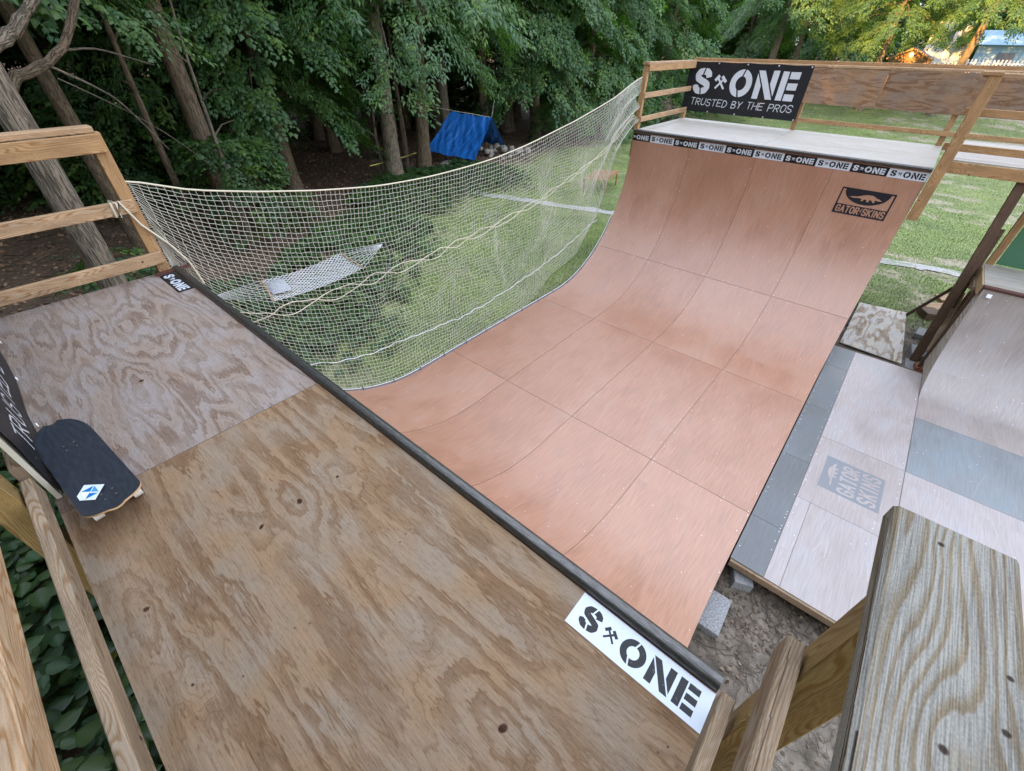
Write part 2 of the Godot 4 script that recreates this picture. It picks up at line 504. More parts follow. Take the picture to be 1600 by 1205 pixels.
func logo_wide() -> ImageTexture:      # frame, bowl with reptile, two words
	var img := Image.create(740, 380, false, Image.FORMAT_RGBA8)
	var k := Color(0.085, 0.095, 0.12, 1); var no := Color(0, 0, 0, 0)
	img.fill(k)
	img.fill_rect(Rect2i(22, 22, 696, 210), no)
	var bowl := PackedVector2Array()
	for j in 33:
		var a := PI * j / 32
		bowl.append(Vector2(370 + 310 * cos(a), 22 + 190 * sin(a)))
	fill_poly(img, bowl, k)
	gator(img, Rect2(140, 40, 460, 140), no)
	img.fill_rect(Rect2i(22, 232, 696, 10), no)
	img.fill_rect(Rect2i(0, 240, 740, 140), k)
	letters(img, "GATOR", Vector2(42, 262), 44, 88, 24, 20, no)
	letters(img, "SKINS", Vector2(420, 262), 44, 88, 24, 20, no)
	fill_poly(img, PackedVector2Array([Vector2(392, 258), Vector2(372, 312), Vector2(388, 308), Vector2(376, 352), Vector2(406, 296), Vector2(390, 300), Vector2(404, 258)]), no)
	return tex(img)

func logo_tall() -> ImageTexture:
	var img := Image.create(480, 480, false, Image.FORMAT_RGBA8)
	var k := Color(0.47, 0.475, 0.49, 1); var no := Color(0, 0, 0, 0)
	img.fill(k)
	gator(img, Rect2(60, 24, 360, 110), no)
	letters(img, "GATOR", Vector2(40, 156), 54, 118, 30, 25, no)
	letters(img, "SKINS", Vector2(40, 318), 56, 122, 40, 25, no)
	return tex(img)

# ------------------------------------------------------------------ the half pipe's profile
const L1 := 0.05
const L2 := 3.8013
const L3 := 3.70
const L4 := 3.7071
const L5 := 0.30
func prof(s: float) -> Array:    # point (0, y, z) and surface normal at arc length s from the near lip
	if s < L1:
		return [Vector3(0, RN + (L1 - s), 0), Vector3(0, 0, -1)]
	s -= L1
	if s < L2:
		var a := PI / 2 - s / RN
		return [Vector3(0, RN - RN * cos(a), ZN + RN * sin(a)), Vector3(0, cos(a), -sin(a))]
	s -= L2
	if s < L3:
		return [Vector3(0, 0, ZN - s), Vector3(0, 1, 0)]
	s -= L3
	if s < L4:
		var a := s / RF
		return [Vector3(0, RF - RF * cos(a), ZF - RF * sin(a)), Vector3(0, cos(a), sin(a))]
	s -= L4
	return [Vector3(0, RF + s, ZF - RF), Vector3(0, 0, 1)]

# a sheet bent to the profile; top at lift above it, thick below
func bent_sheet(x0: float, x1: float, s0: float, s1: float, segs: int, lift: float, thick: float, uvo: Vector2, uvs: float, f: Variant = null) -> Array:
	var b := MB.new()
	var pr: Callable = prof if f == null else f
	var mid: Array = pr.call((s0 + s1) / 2)
	var at: Vector3 = Vector3((x0 + x1) / 2, mid[0].y, mid[0].z)
	for side in 2:
		var off := lift if side == 0 else lift - thick
		var k0 := b.v.size()
		for k in segs + 1:
			var s := lerpf(s0, s1, float(k) / segs)
			var q: Array = pr.call(s)
			var nn: Vector3 = q[1] if side == 0 else -q[1]
			for e in 2:
				var x := x0 if e == 0 else x1
				b.vert(Vector3(x, 0, 0) + q[0] + q[1] * off - at, nn, uvo + Vector2((x - x0) * uvs, (s - s0) * uvs))
		for k in segs:
			var j := k0 + 2 * k
			if side == 0:
				b.tri(j, j + 1, j + 3); b.tri(j, j + 3, j + 2)
			else:
				b.tri(j, j + 3, j + 1); b.tri(j, j + 2, j + 3)
	var top := 0
	var bot := 2 * (segs + 1)
	for k in segs:       # long edges
		b.quad(b.v[bot + 2 * k], b.v[top + 2 * k], b.v[top + 2 * k + 2], b.v[bot + 2 * k + 2], Rect2(uvo, Vector2(0.02, 0.02)))
		b.quad(b.v[top + 2 * k + 1], b.v[bot + 2 * k + 1], b.v[bot + 2 * k + 3], b.v[top + 2 * k + 3], Rect2(uvo, Vector2(0.02, 0.02)))
	b.quad(b.v[top], b.v[bot], b.v[bot + 1], b.v[top + 1], Rect2(uvo, Vector2(0.02, 0.02)))
	var e2 := 2 * segs
	b.quad(b.v[bot + e2], b.v[top + e2], b.v[top + e2 + 1], b.v[bot + e2 + 1], Rect2(uvo, Vector2(0.02, 0.02)))
	return [b.mesh(), at]

# a flat sheet lying level, uv in metres from its low corner
func flat_sheet(called: String, parent: Node3D, lo: Vector3, hi: Vector3, m: Material, uvo := Vector2.ZERO, uvs := Vector2.ONE, turned := false) -> MeshInstance3D:
	var b := MB.new()
	var c := (lo + hi) * 0.5
	b.box(lo - c, hi - c)
	for k in b.v.size():
		var p := b.v[k] + c - lo
		if b.n[k].y > 0.5 or b.n[k].y < -0.5:
			b.uv[k] = uvo + (Vector2(p.z, p.x) if turned else Vector2(p.x, p.z)) * uvs
		else:
			b.uv[k] = uvo + Vector2(p.x + p.z, p.y) * uvs
	return piece(called, parent, b.mesh(), m, c)

# flat print on a plane: corner a, right edge u, down edge d
func print_on(called: String, parent: Node3D, a: Vector3, u: Vector3, d: Vector3, m: Material) -> MeshInstance3D:
	var b := MB.new()
	var c := a + (u + d) * 0.5
	b.quad(a + d - c, a + d + u - c, a + u - c, a - c)
	b.uv = PackedVector2Array([Vector2(0, 1), Vector2(1, 1), Vector2(1, 0), Vector2(0, 0)])
	return piece(called, parent, b.mesh(), m, c)

func make_materials() -> void:
	var bl := noise(1, 1.0)
	# woods
	var w1 := sawn(11, 1024, 192, 3.0, 0.375, 120.0, Color(0.84, 0.73, 0.60), 4, [[0.4, 0.08, 0.02, 0.02, 0.009], [1.3, 0.27, 0.02, -0.02, 0.008], [2.2, 0.14, 0.02, 0.02, 0.01], [2.7, 0.33, 0.018, 0.02, 0.008]], 0.05)
	var uvscale := Vector3(1.0 / 3.0, 1.0 / 0.375, 1)
	var tints := {"pine": lin(0.460, 0.292, 0.147), "pine_pale": lin(0.496, 0.345, 0.213), "weathered": lin(0.319, 0.244, 0.168), "treated": lin(0.319, 0.222, 0.088), "dark_wood": lin(0.138, 0.092, 0.063), "grey_wood": lin(0.285, 0.261, 0.237)}
	for k in tints:
		M[k] = mat(tints[k], 0.75, w1[0], w1[1], 0.12)
		M[k].uv1_scale = uvscale
	# the cap board next to the camera: cathedral grain, cracks, nail holes
	var wc := sawn(23, 1536, 224, 1.26, 0.184, 56.0, Color(0.84, 0.75, 0.63), 14, [[0.33, 0.065, 0.035, 0.06, 0.0045], [0.20, 0.12, 0.012, 0.01, 0.0035], [0.27, 0.115, 0.012, 0.01, 0.004], [0.04, 0.05, 0.01, 0.01, 0.004]], 0.035, 0.22)
	M["cap"] = mat(lin(0.262, 0.25, 0.216), 0.85, wc[0], wc[1], 0.25)
	M["cap"].uv1_scale = Vector3(1.0 / 1.26, 1.0 / 0.184, 1)
	# plywood
	var p1 := plywood(31, 2.44, 1.22, 520, Color(0.67, 0.60, 0.545), Color(0.50, 0.41, 0.35), Color(0.68, 0.645, 0.625), [[1.62, 0.70, 0.10, 0.26, 0.012], [0.75, 0.5, 0.13, -0.2, 0.004], [1.1, 0.28, 0.10, 0.2, 0.003]], 9.0, 0.34, 0.35, 0.5, 0.45)
	M["ply_grey"] = mat(lin(0.60, 0.595, 0.59), 0.85, p1[0], p1[1], 0.05)
	var p2 := plywood(57, 2.44, 1.22, 520, Color(0.655, 0.545, 0.43), Color(0.495, 0.38, 0.28), Color(0.64, 0.58, 0.515), [[0.715, 0.50, 0.075, 0.30, 0.015], [0.715, 0.675, 0.05, 0.20, 0.010], [0.735, 1.12, 0.07, 0.24, 0.010], [1.96, 0.52, 0.09, 0.34, 0.012], [0.72, 0.31, 0.045, -0.18, 0.007], [1.12, 1.08, 0.04, 0.12, 0.005]], 7.5, 0.26, 0.5, 0.36, 0.5)
	M["ply_tan"] = mat(lin(0.60, 0.59, 0.575), 0.85, p2[0], p2[1], 0.06)
	var p3 := plywood(81, 2.44, 1.22, 260, Color(0.70, 0.58, 0.465), Color(0.50, 0.37, 0.275), Color(0.64, 0.575, 0.52), [[0.7, 0.6, 0.16, 0.3, 0.01], [1.7, 0.5, 0.14, 0.25, 0.01]], 6.0, 0.36, 0.4, 0.6, 0.4)
	M["ply_red"] = mat(lin(0.66, 0.61, 0.57), 0.75, p3[0], p3[1], 0.05)
	M["ply_brown"] = mat(lin(0.56, 0.53, 0.51), 0.75, p3[0], p3[1], 0.05)
	var p4 := plywood(97, 2.44, 1.22, 260, Color(0.72, 0.69, 0.645), Color(0.63, 0.575, 0.52), Color(0.72, 0.705, 0.68), [], 5.0, 0.12, 1.2, 0.3, 0.3)
	M["ply_white"] = mat(lin(0.836, 0.836, 0.836), 0.45, p4[0], p4[1], 0.03)
	var p5 := plywood(131, 2.44, 1.22, 220, Color(0.82, 0.79, 0.74), Color(0.50, 0.40, 0.31), Color(0.80, 0.79, 0.78), [[0.9, 0.6, 0.15, 0.25, 0.004], [1.7, 0.4, 0.13, 0.2, 0.004]], 3.2, 0.42, 0.2, 0.8, 0.35)
	M["ply_swirl"] = mat(lin(0.85, 0.84, 0.83), 0.8, p5[0], p5[1], 0.05)
	for k in ["ply_grey", "ply_tan", "ply_red", "ply_brown", "ply_white", "ply_swirl"]:
		M[k].metallic_specular = 0.2
		M[k].uv1_scale = Vector3(1.0 / 2.44, 1.0 / 1.22, 1)
		M["ply_white"].metallic_specular = 0.5
	M["ply_edge"] = mat(lin(0.40, 0.28, 0.16), 0.85)
	M["ply_core"] = mat(lin(0.27, 0.19, 0.12), 0.85)
	# riding surface
	var sk := skate_tex(41)
	var sk2 := skate_tex(47)
	var sc := {"skate_a": lin(0.450, 0.226, 0.140), "skate_b": lin(0.430, 0.213, 0.130), "skate_c": lin(0.465, 0.242, 0.153), "skate_pale": lin(0.400, 0.342, 0.322), "skate_pale_b": lin(0.375, 0.315, 0.290), "skate_tan": lin(0.345, 0.292, 0.262), "slate": lin(0.123, 0.132, 0.134), "slate_b": lin(0.100, 0.106, 0.108), "slate_c": lin(0.216, 0.232, 0.239)}
	for k in sc:
		M[k] = mat(sc[k], 0.50, sk[0] if not k.ends_with("_b") else sk2[0])
		M[k].roughness_texture = sk[1]
		M[k].metallic_specular = 0.65
		M[k].uv1_scale = Vector3(1.0 / 2.44, 1.0 / 2.44, 1)
	# metal
	M["steel"] = mat(lin(0.17, 0.165, 0.155), 0.33, speckle(63, 256, 22.0, 0.45, 1.15)); M["steel"].metallic = 0.8; M["steel"].uv1_scale = Vector3(4.0, 0.06, 1)
	M["steel_worn"] = mat(lin(0.20, 0.19, 0.18), 0.35); M["steel_worn"].metallic = 0.8
	M["brown_metal"] = mat(lin(0.085, 0.035, 0.028), 0.5)
	M["screw"] = mat(lin(0.80, 0.80, 0.80), 0.35); M["screw"].metallic = 0.4
	M["rust"] = mat(lin(0.09, 0.05, 0.035), 0.7)
	# print
	var white := Color(0.85, 0.88, 0.92); var black := Color(0.10, 0.10, 0.115)
	M["sticker_white"] = mat(lin(0.754, 0.754, 0.754), 0.42, sticker_tex(black, white, 3))
	M["sticker_black"] = mat(lin(0.754, 0.754, 0.754), 0.42, sticker_tex(white, black, 4))
	M["banner"] = mat(lin(0.736, 0.736, 0.736), 0.5, banner_tex())
	M["stand"] = mat(lin(0.16, 0.15, 0.18), 0.5)
	M["banner_back"] = mat(lin(0.55, 0.52, 0.42), 0.7)
	for k in [["logo_wide", logo_wide()], ["logo_tall", logo_tall()]]:
		M[k[0]] = mat(Color.WHITE, 0.6, k[1])
		M[k[0]].transparency = BaseMaterial3D.TRANSPARENCY_ALPHA_SCISSOR
		M[k[0]].alpha_scissor_threshold = 0.5
	# cloth, rope, plastic
	M["net"] = mat(lin(0.56, 0.54, 0.46), 0.8)
	M["rope"] = mat(lin(0.58, 0.53, 0.41), 0.85)
	M["rope_white"] = mat(lin(0.595, 0.603, 0.612), 0.85)
	M["strap"] = mat(lin(0.45, 0.40, 0.12), 0.7)
	M["tarp"] = mat(lin(0.015, 0.12, 0.42), 0.32)
	M["pillow"] = mat(lin(0.36, 0.38, 0.42), 0.9)
	M["grip"] = mat(lin(0.030, 0.036, 0.048), 0.30, speckle(67, 256, 9.0, 0.72, 1.02))
	M["maple"] = mat(lin(0.55, 0.36, 0.20), 0.5)
	M["wheel"] = mat(lin(0.72, 0.68, 0.58), 0.4)
	M["green_panel"] = mat(lin(0.075, 0.20, 0.115), 0.55)
	# ground and stone
	var sp := speckle(61, 512, 14.0, 0.62, 1.05)
	var g := mat(Color.WHITE, 0.95, sp, sp, 0.2)
	g.vertex_color_use_as_albedo = true
	g.uv1_scale = Vector3(0.55, 0.55, 1)
	M["ground"] = g
	M["path"] = mat(lin(0.52, 0.51, 0.49), 0.9, sp, sp, 0.4)
	M["concrete"] = mat(lin(0.340, 0.340, 0.340), 0.9, sp, sp, 0.3)
	M["concrete"].uv1_scale = Vector3(3, 3, 1)
	M["stone"] = mat(lin(0.40, 0.37, 0.32), 0.9, sp, sp, 0.5)
	M["brick"] = mat(lin(0.34, 0.12, 0.075), 0.9, sp, sp, 0.4)
	# trees
	var bk := bark_tex(71)
	M["bark"] = mat(lin(0.20, 0.165, 0.13), 0.95, bk[0], bk[1], 2.2)
	M["bark_grey"] = mat(lin(0.29, 0.265, 0.235), 0.95, bk[0], bk[1], 2.5)
	var lf := mat(Color.WHITE, 0.38)
	lf.metallic_specular = 0.5
	lf.vertex_color_use_as_albedo = true
	lf.backlight_enabled = true
	lf.backlight = Color(0.88, 1.0, 0.42)
	M["leaf"] = lf
	var gr := mat(Color.WHITE, 0.6)
	gr.vertex_color_use_as_albedo = true
	gr.backlight_enabled = true
	gr.backlight = Color(0.4, 0.5, 0.2)
	M["grass"] = gr
	var li := mat(Color.WHITE, 0.9)
	li.vertex_color_use_as_albedo = true
	M["litter"] = li
	# far buildings
	M["shed_wall"] = mat(lin(0.40, 0.26, 0.14), 0.8, w1[0]); M["shed_wall"].uv1_scale = uvscale
	M["shingle"] = mat(lin(0.16, 0.16, 0.17), 0.9)
	M["siding"] = mat(lin(0.20, 0.32, 0.42), 0.7)
	M["white_paint"] = mat(lin(0.72, 0.73, 0.74), 0.6)

# ------------------------------------------------------------------ half pipe
func rail_set(parent: Node3D, boards: Array) -> void:
	for b in boards:      # [name, a, b, w, h, material, up]
		lumber(b[0], parent, b[1], b[2], b[3], b[4], M[b[5]], b[6] if b.size() > 6 else Vector3.UP)

func half_pipe() -> void:
	var hp := thing("half_pipe", "tall wooden half pipe with reddish brown riding surface, two decks and wooden railings", "half pipe", Vector3(W / 2, GY, -4.2))
	# riding surface: 4 columns of sheets, 5 rows, open joints
	var rs := holder("riding_surface", hp, Vector3(W / 2, 0, -4.2))
	var rows := [0.0, 2.12, 4.561, 7.081, 9.19, L1 + L2 + L3 + L4 + L5]
	var g := 0.003
	for r in 5:
		for c in 4:
			var q := bent_sheet(W * c / 4 + g, W * (c + 1) / 4 - g, rows[r] + g, rows[r + 1] - g, 24, 0.0, 0.006, Vector2(rng.randf(), rng.randf()) * 2.44, 1.0)
			piece("surface_sheet", rs, q[0], M[["skate_a", "skate_b", "skate_c"][(r * 2 + c + r * c) % 3]], q[1])
	var un := bent_sheet(0.002, W - 0.002, 0.0, rows[5], 90, -0.0075, 0.02, Vector2.ZERO, 1.0)
	piece("underlayment", hp, un[0], M.ply_core, un[1])
	# screw heads
	var b := MB.new()
	for r in 5:
		for c in 4:
			for line in 9:
				var s: float = lerpf(rows[r] + 0.03, rows[r + 1] - 0.03, line / 8.0)
				for k in 5:
					if (line % 4 != 0 and k % 4 != 0 and line % 2 == 1) or rng.randf() < 0.4:
						continue
					var x := W * c / 4 + lerpf(0.03, 1.19, k / 4.0) + rng.randf_range(-0.015, 0.015)
					var q := prof(s + rng.randf_range(-0.02, 0.02))
					var t: Vector3 = (q[1] as Vector3).cross(Vector3.RIGHT).normalized() * 0.0040
					var o: Vector3 = q[0] + q[1] * 0.0012 + Vector3(x - W / 2, 0, 4.2)
					var e := Vector3.RIGHT * 0.0040
					b.quad(o - e - t, o + e - t, o + e + t, o - e + t)
	var sh := piece("screw_heads", hp, b.mesh(), M.screw, Vector3(W / 2, 0, -4.2))
	sh.set_meta("kind", "stuff")
	# side templates and cross joists below the surface
	for x in [0.012, W - 0.012]:
		for e in 2:
			var t := MB.new()
			var s0: float = 0.0 if e == 0 else L1 + L2 + L3
			var s1: float = L1 + L2 if e == 0 else rows[5]
			var zb: float = 0.02 if e == 0 else ZF - RF - 0.02
			for k in 24:
				var p0: Vector3 = prof(lerpf(s0, s1, k / 24.0))[0] - prof(lerpf(s0, s1, k / 24.0))[1] * 0.03
				var p1: Vector3 = prof(lerpf(s0, s1, (k + 1) / 24.0))[0] - prof(lerpf(s0, s1, (k + 1) / 24.0))[1] * 0.03
				for sd in [-0.009, 0.009]:
					t.quad(Vector3(sd, p0.y, p0.z), Vector3(sd, p1.y, p1.z), Vector3(sd, minf(p1.y, -0.16), p1.z), Vector3(sd, minf(p0.y, -0.16), p0.z), Rect2(p0.z, 0, p1.z - p0.z, 1))
			piece("side_template", hp, t.mesh(), M.ply_brown, Vector3(x, 0, 0))
	for k in 16:
		var s: float = lerpf(0.5, rows[5] - 0.5, k / 15.0)
		var q := prof(s)
		var m: Vector3 = q[0] - q[1] * 0.075
		lumber("joist", hp, Vector3(0.03, m.y, m.z), Vector3(W - 0.03, m.y, m.z), 0.038, 0.089, M.weathered, q[1])
	# coping pipes
	var cp := PackedVector3Array([Vector3(0.02, HN + 0.004, -0.005), Vector3(W - 0.012, HN + 0.004, -0.005)])
	rope("coping_pipe", hp, cp, 0.031, M.steel, 20)
	rope("coping_pipe", hp, PackedVector3Array([Vector3(0.0, HF - 0.01, ZF - RF + 0.01), Vector3(W, HF - 0.01, ZF - RF + 0.01)]), 0.031, M.steel, 20)
	# near deck: two sheets of plywood, grain along the lip
	var nd := holder("deck", hp, Vector3(W / 2, HN, 0.64))
	flat_sheet("plywood_sheet", nd, Vector3(0.0, HN - 0.018, 0.03), Vector3(2.438, HN, 1.25), M.ply_grey)
	flat_sheet("plywood_sheet", nd, Vector3(2.442, HN - 0.018, 0.03), Vector3(W, HN, 1.25), M.ply_tan)
	var nds := MB.new()
	for k in 46:
		var x: float = [0.06, 2.40, 2.48, 4.80, 1.22, 3.66][k % 6] + rng.randf_range(-0.02, 0.02)
		var o := Vector3(x - W / 2, 0.001, 0.06 + 1.12 * rng.randf() - 0.64)
		nds.quad(o + Vector3(-0.004, 0, 0.003), o + Vector3(0.003, 0, 0.004), o + Vector3(0.004, 0, -0.003), o + Vector3(-0.003, 0, -0.004))
	var sbo := piece("screw_heads", nd, nds.mesh(), M.rust, Vector3(W / 2, HN, 0.64))
	sbo.set_meta("kind", "stuff")
	for z in [0.05, 0.45, 0.85, 1.22]:
		lumber("joist", nd, Vector3(0.02, HN - 0.09, z), Vector3(W - 0.02, HN - 0.09, z), 0.038, 0.14, M.weathered)
	for x in [0.06, W * 0.5, W - 0.06]:
		lumber("leg", nd, Vector3(x, GY, 1.13), Vector3(x, HN - 0.165, 1.13), 0.089, 0.089, M.weathered, Vector3.RIGHT)
	# far deck: two sheets turned the other way, lip board
	var fd := holder("deck", hp, Vector3(W / 2, HF, -9.7))
	var zf := ZF - RF - 0.02
	flat_sheet("plywood_sheet", fd, Vector3(0.0, HF - 0.018, zf - 2.36), Vector3(2.437, HF, zf), M.ply_white, Vector2(0.3, 0.2), Vector2(1, 1))
	flat_sheet("plywood_sheet", fd, Vector3(2.443, HF - 0.018, zf - 2.36), Vector3(W, HF, zf), M.ply_white, Vector2(1.5, 0.7), Vector2(1, 1))
	for z in [zf - 0.05, zf - 0.8, zf - 1.6, zf - 2.33]:
		lumber("joist", fd, Vector3(0.02, HF - 0.09, z), Vector3(W - 0.02, HF - 0.09, z), 0.038, 0.14, M.weathered)
	for x in [0.06, W * 0.5, W - 0.06]:
		for z in [zf - 0.3, zf - 2.2]:
			lumber("leg", fd, Vector3(x, GY, z), Vector3(x, HF - 0.165, z), 0.089, 0.089, M.weathered, Vector3.RIGHT)
	# stickers along the far lip and on the near deck
	for k in 10:
		var x0 := W - 0.5 * (k + 1)
		var m: Material = M.sticker_white if k % 2 == 0 else M.sticker_black
		var wd := 0.5
		var o: MeshInstance3D
		if x0 < 0:
			o = print_on("sticker", hp, Vector3(0.0, 2.645, ZF - RF + 0.003), Vector3(0.5 + x0, 0, 0), Vector3(0, -0.125, 0), m)
			var am := o.mesh as ArrayMesh
			var arr := am.surface_get_arrays(0)
			var t: PackedVector2Array = arr[Mesh.ARRAY_TEX_UV]
			for j in t.size():
				t[j].x = lerpf(-x0 / 0.5, 1.0, t[j].x)
			arr[Mesh.ARRAY_TEX_UV] = t
			var nm := ArrayMesh.new()
			nm.add_surface_from_arrays(Mesh.PRIMITIVE_TRIANGLES, arr)
			o.mesh = nm
		else:
			o = print_on("sticker", hp, Vector3(x0, 2.645, ZF - RF + 0.003), Vector3(wd, 0, 0), Vector3(0, -0.125, 0), m)
		o.set_meta("label", ("white sticker with black stencil letters" if k % 2 == 0 else "black sticker with white stencil letters") + " along the far lip")
	var st := print_on("sticker", hp, Vector3(4.367, HN + 0.0012, 0.031), Vector3(0.502, 0, 0), Vector3(0, 0, 0.134), M.sticker_white)
	st.set_meta("label", "large white sticker with black stencil letters on near deck")
	st = print_on("sticker", hp, Vector3(0.075, HN + 0.0012, 0.031), Vector3(0.46, 0, 0), Vector3(0, 0, 0.12), M.sticker_black)
	st.set_meta("label", "small black sticker with white letters at near deck corner")
	# reptile emblem on the far wall
	var ew := MB.new()
	for k in 6:
		var sa := L1 + L2 + L3 + L4 - 0.065 - 0.395 * k / 6.0
		var sb := L1 + L2 + L3 + L4 - 0.065 - 0.395 * (k + 1) / 6.0
		var a: Array = prof(sa); var c: Array = prof(sb)
		var o1: Vector3 = a[0] + a[1] * 0.003 - Vector3(0, 2.1, -8.44); var o2: Vector3 = c[0] + c[1] * 0.003 - Vector3(0, 2.1, -8.44)
		var h := Vector3(0.37, 0, 0)
		ew.quad(o2 - h, o2 + h, o1 + h, o1 - h)
		var z := ew.uv.size() - 4
		ew.uv[z] = Vector2(0, (k + 1) / 6.0); ew.uv[z + 1] = Vector2(1, (k + 1) / 6.0); ew.uv[z + 2] = Vector2(1, k / 6.0); ew.uv[z + 3] = Vector2(0, k / 6.0)
	var em := piece("emblem", hp, ew.mesh(), M.logo_wide, Vector3(4.268, 2.1, -8.44))
	em.set_meta("label", "dark printed reptile emblem on the far wall")
	# steel corner strip on the near deck
	box_part("corner_strip", hp, Vector3(0.015, HN + 0.001, -0.11), Vector3(0.07, HN + 0.012, 0.165), M.brown_metal)
	# --- railings
	var r0 := holder("railing", hp, Vector3(0, HN, 0.6))       # net side of the near deck
	rail_set(r0, [
		["post", Vector3(-0.035, 1.9, 0.075), Vector3(-0.035, 3.583, 0.075), 0.089, 0.089, "pine", Vector3.RIGHT],
		["post", Vector3(-0.035, 1.9, 1.2), Vector3(-0.035, 3.583, 1.2), 0.089, 0.089, "pine", Vector3.RIGHT],
		["top_rail", Vector3(0.031, 3.522, 0.05), Vector3(0.031, 3.522, 1.3), 0.038, 0.12, "pine"],
		["cap_rail", Vector3(-0.062, 3.604, 0.06), Vector3(-0.062, 3.604, 1.36), 0.14, 0.038, "pine_pale"],
		["rail", Vector3(0.031, 3.08, 0.055), Vector3(0.031, 3.08, 1.3), 0.038, 0.096, "pine_pale"],
		["rail", Vector3(0.031, 2.652, 0.05), Vector3(0.031, 2.652, 1.3), 0.038, 0.096, "pine_pale"]])
	var r1 := holder("railing", hp, Vector3(W, HN, 0.6))       # camera side of the near deck
	rail_set(r1, [
		["post", Vector3(4.957, 1.9, 0.118), Vector3(4.957, 3.555, 0.118), 0.089, 0.089, "treated", Vector3.FORWARD],
		["post", Vector3(4.957, 1.9, 1.2), Vector3(4.957, 3.555, 1.2), 0.089, 0.089, "treated", Vector3.RIGHT],
		["top_rail", Vector3(4.93, 3.51, 0.14), Vector3(4.93, 3.51, 1.3), 0.038, 0.089, "weathered"],
		["rail", Vector3(4.885, 3.085, 0.10), Vector3(4.885, 3.085, 1.3), 0.038, 0.092, "weathered"],
		["rail", Vector3(4.875, 2.655, 0.095), Vector3(4.875, 2.655, 1.3), 0.038, 0.092, "weathered"]])
	lumber("cap_rail", r1, Vector3(4.914, 3.58, 0.104), Vector3(4.914, 3.58, 1.36), 0.148, 0.04, M.cap, Vector3.UP, 0.006, Vector2(0, 0))
	var r2 := holder("railing", hp, Vector3(W / 2, HN, 1.27))      # back of the near deck
	for x in [0.06, 2.44, 4.80]:
		lumber("post", r2, Vector3(x, 1.6, 1.335), Vector3(x, 3.56, 1.335), 0.089, 0.12 if x == 2.44 else 0.089, M.treated if x == 2.44 else M.weathered, Vector3.RIGHT)
	rail_set(r2, [
		["rail", Vector3(2.36, 2.65, 1.262), Vector3(4.86, 2.65, 1.262), 0.038, 0.1, "weathered"],
		["rail", Vector3(2.40, 3.08, 1.265), Vector3(4.86, 3.08, 1.265), 0.04, 0.1, "pine_pale"],
		["rail", Vector3(-0.02, 2.70, 1.262), Vector3(2.33, 2.70, 1.262), 0.038, 0.1, "weathered"],
		["top_rail", Vector3(0.05, 3.51, 1.262), Vector3(4.86, 3.51, 1.262), 0.038, 0.1, "weathered"],
		["cap_rail", Vector3(0.02, 3.60, 1.30), Vector3(4.84, 3.60, 1.30), 0.14, 0.038, "weathered"]])
	flat_sheet("backing_panel", r2, Vector3(-0.02, HN + 0.005, 1.222), Vector3(2.335, 3.45, 1.240), M.banner_back)
	# far deck railings
	var zb := -10.86
	var r3 := holder("railing", hp, Vector3(0, HF, -9.6))
	rail_set(r3, [
		["post", Vector3(0.0, 2.2, -8.56), Vector3(0.0, 3.763, -8.56), 0.089, 0.089, "pine", Vector3.RIGHT],
		["post", Vector3(0.0, 2.2, zb + 0.03), Vector3(0.0, 3.73, zb + 0.03), 0.089, 0.089, "pine", Vector3.RIGHT],
		["top_rail", Vector3(0.065, 3.713, -8.52), Vector3(0.065, 3.70, zb + 0.1), 0.038, 0.1, "pine"],
		["cap_rail", Vector3(0.01, 3.785, -8.50), Vector3(0.01, 3.772, zb + 0.1), 0.14, 0.04, "pine_pale"],
		["rail", Vector3(0.065, 3.28, -8.52), Vector3(0.065, 3.28, zb + 0.08), 0.038, 0.09, "pine_pale"],
		["rail", Vector3(0.065, 2.88, -8.52), Vector3(0.065, 2.88, zb + 0.08), 0.038, 0.09, "pine_pale"]])
	var r4 := holder("railing", hp, Vector3(W, HF, zb))
	for x in [2.39, 4.82, 7.26]:
		lumber("post", r4, Vector3(x, 2.2, zb), Vector3(x, 3.73, zb), 0.089, 0.089, M.pine, Vector3.RIGHT)
	rail_set(r4, [
		["top_rail", Vector3(0.1, 3.695, zb + 0.065), Vector3(9.0, 3.755, zb + 0.065), 0.038, 0.07, "pine"],
		["cap_rail", Vector3(-0.05, 3.752, zb + 0.02), Vector3(9.0, 3.815, zb + 0.02), 0.15, 0.04, "pine_pale"],
		["cap_rail", Vector3(-0.05, 3.785, zb - 0.08), Vector3(9.0, 3.85, zb - 0.08), 0.04, 0.085, "pine"],
		["rail", Vector3(2.42, 2.885, zb + 0.065), Vector3(9.0, 2.90, zb + 0.065), 0.038, 0.075, "pine"]])
	var pan := [["ply_red", 2.40, 3.615], ["ply_brown", 3.62, 6.05], ["ply_brown", 6.055, 8.5]]
	for k in 3:
		var p: Array = pan[k]
		var bb := MB.new()
		var x0: float = p[1]; var x1: float = p[2]
		var c := Vector3((x0 + x1) / 2, 3.48, zb + 0.094)
		var y0 := 3.178; var y1 := 3.742 + 0.02 * k
		bb.box(Vector3(x0 - c.x, y0 - c.y, -0.007), Vector3(x1 - c.x, y1 - c.y, 0.007))
		for j in bb.uv.size():
			bb.uv[j] = bb.uv[j] + Vector2(0.3 + k * 0.9, 0.2 + 0.3 * k)
		piece("plywood_panel", r4, bb.mesh(), M[p[0]], c)
	var r5 := holder("railing", hp, Vector3(W, HF, -8.55))
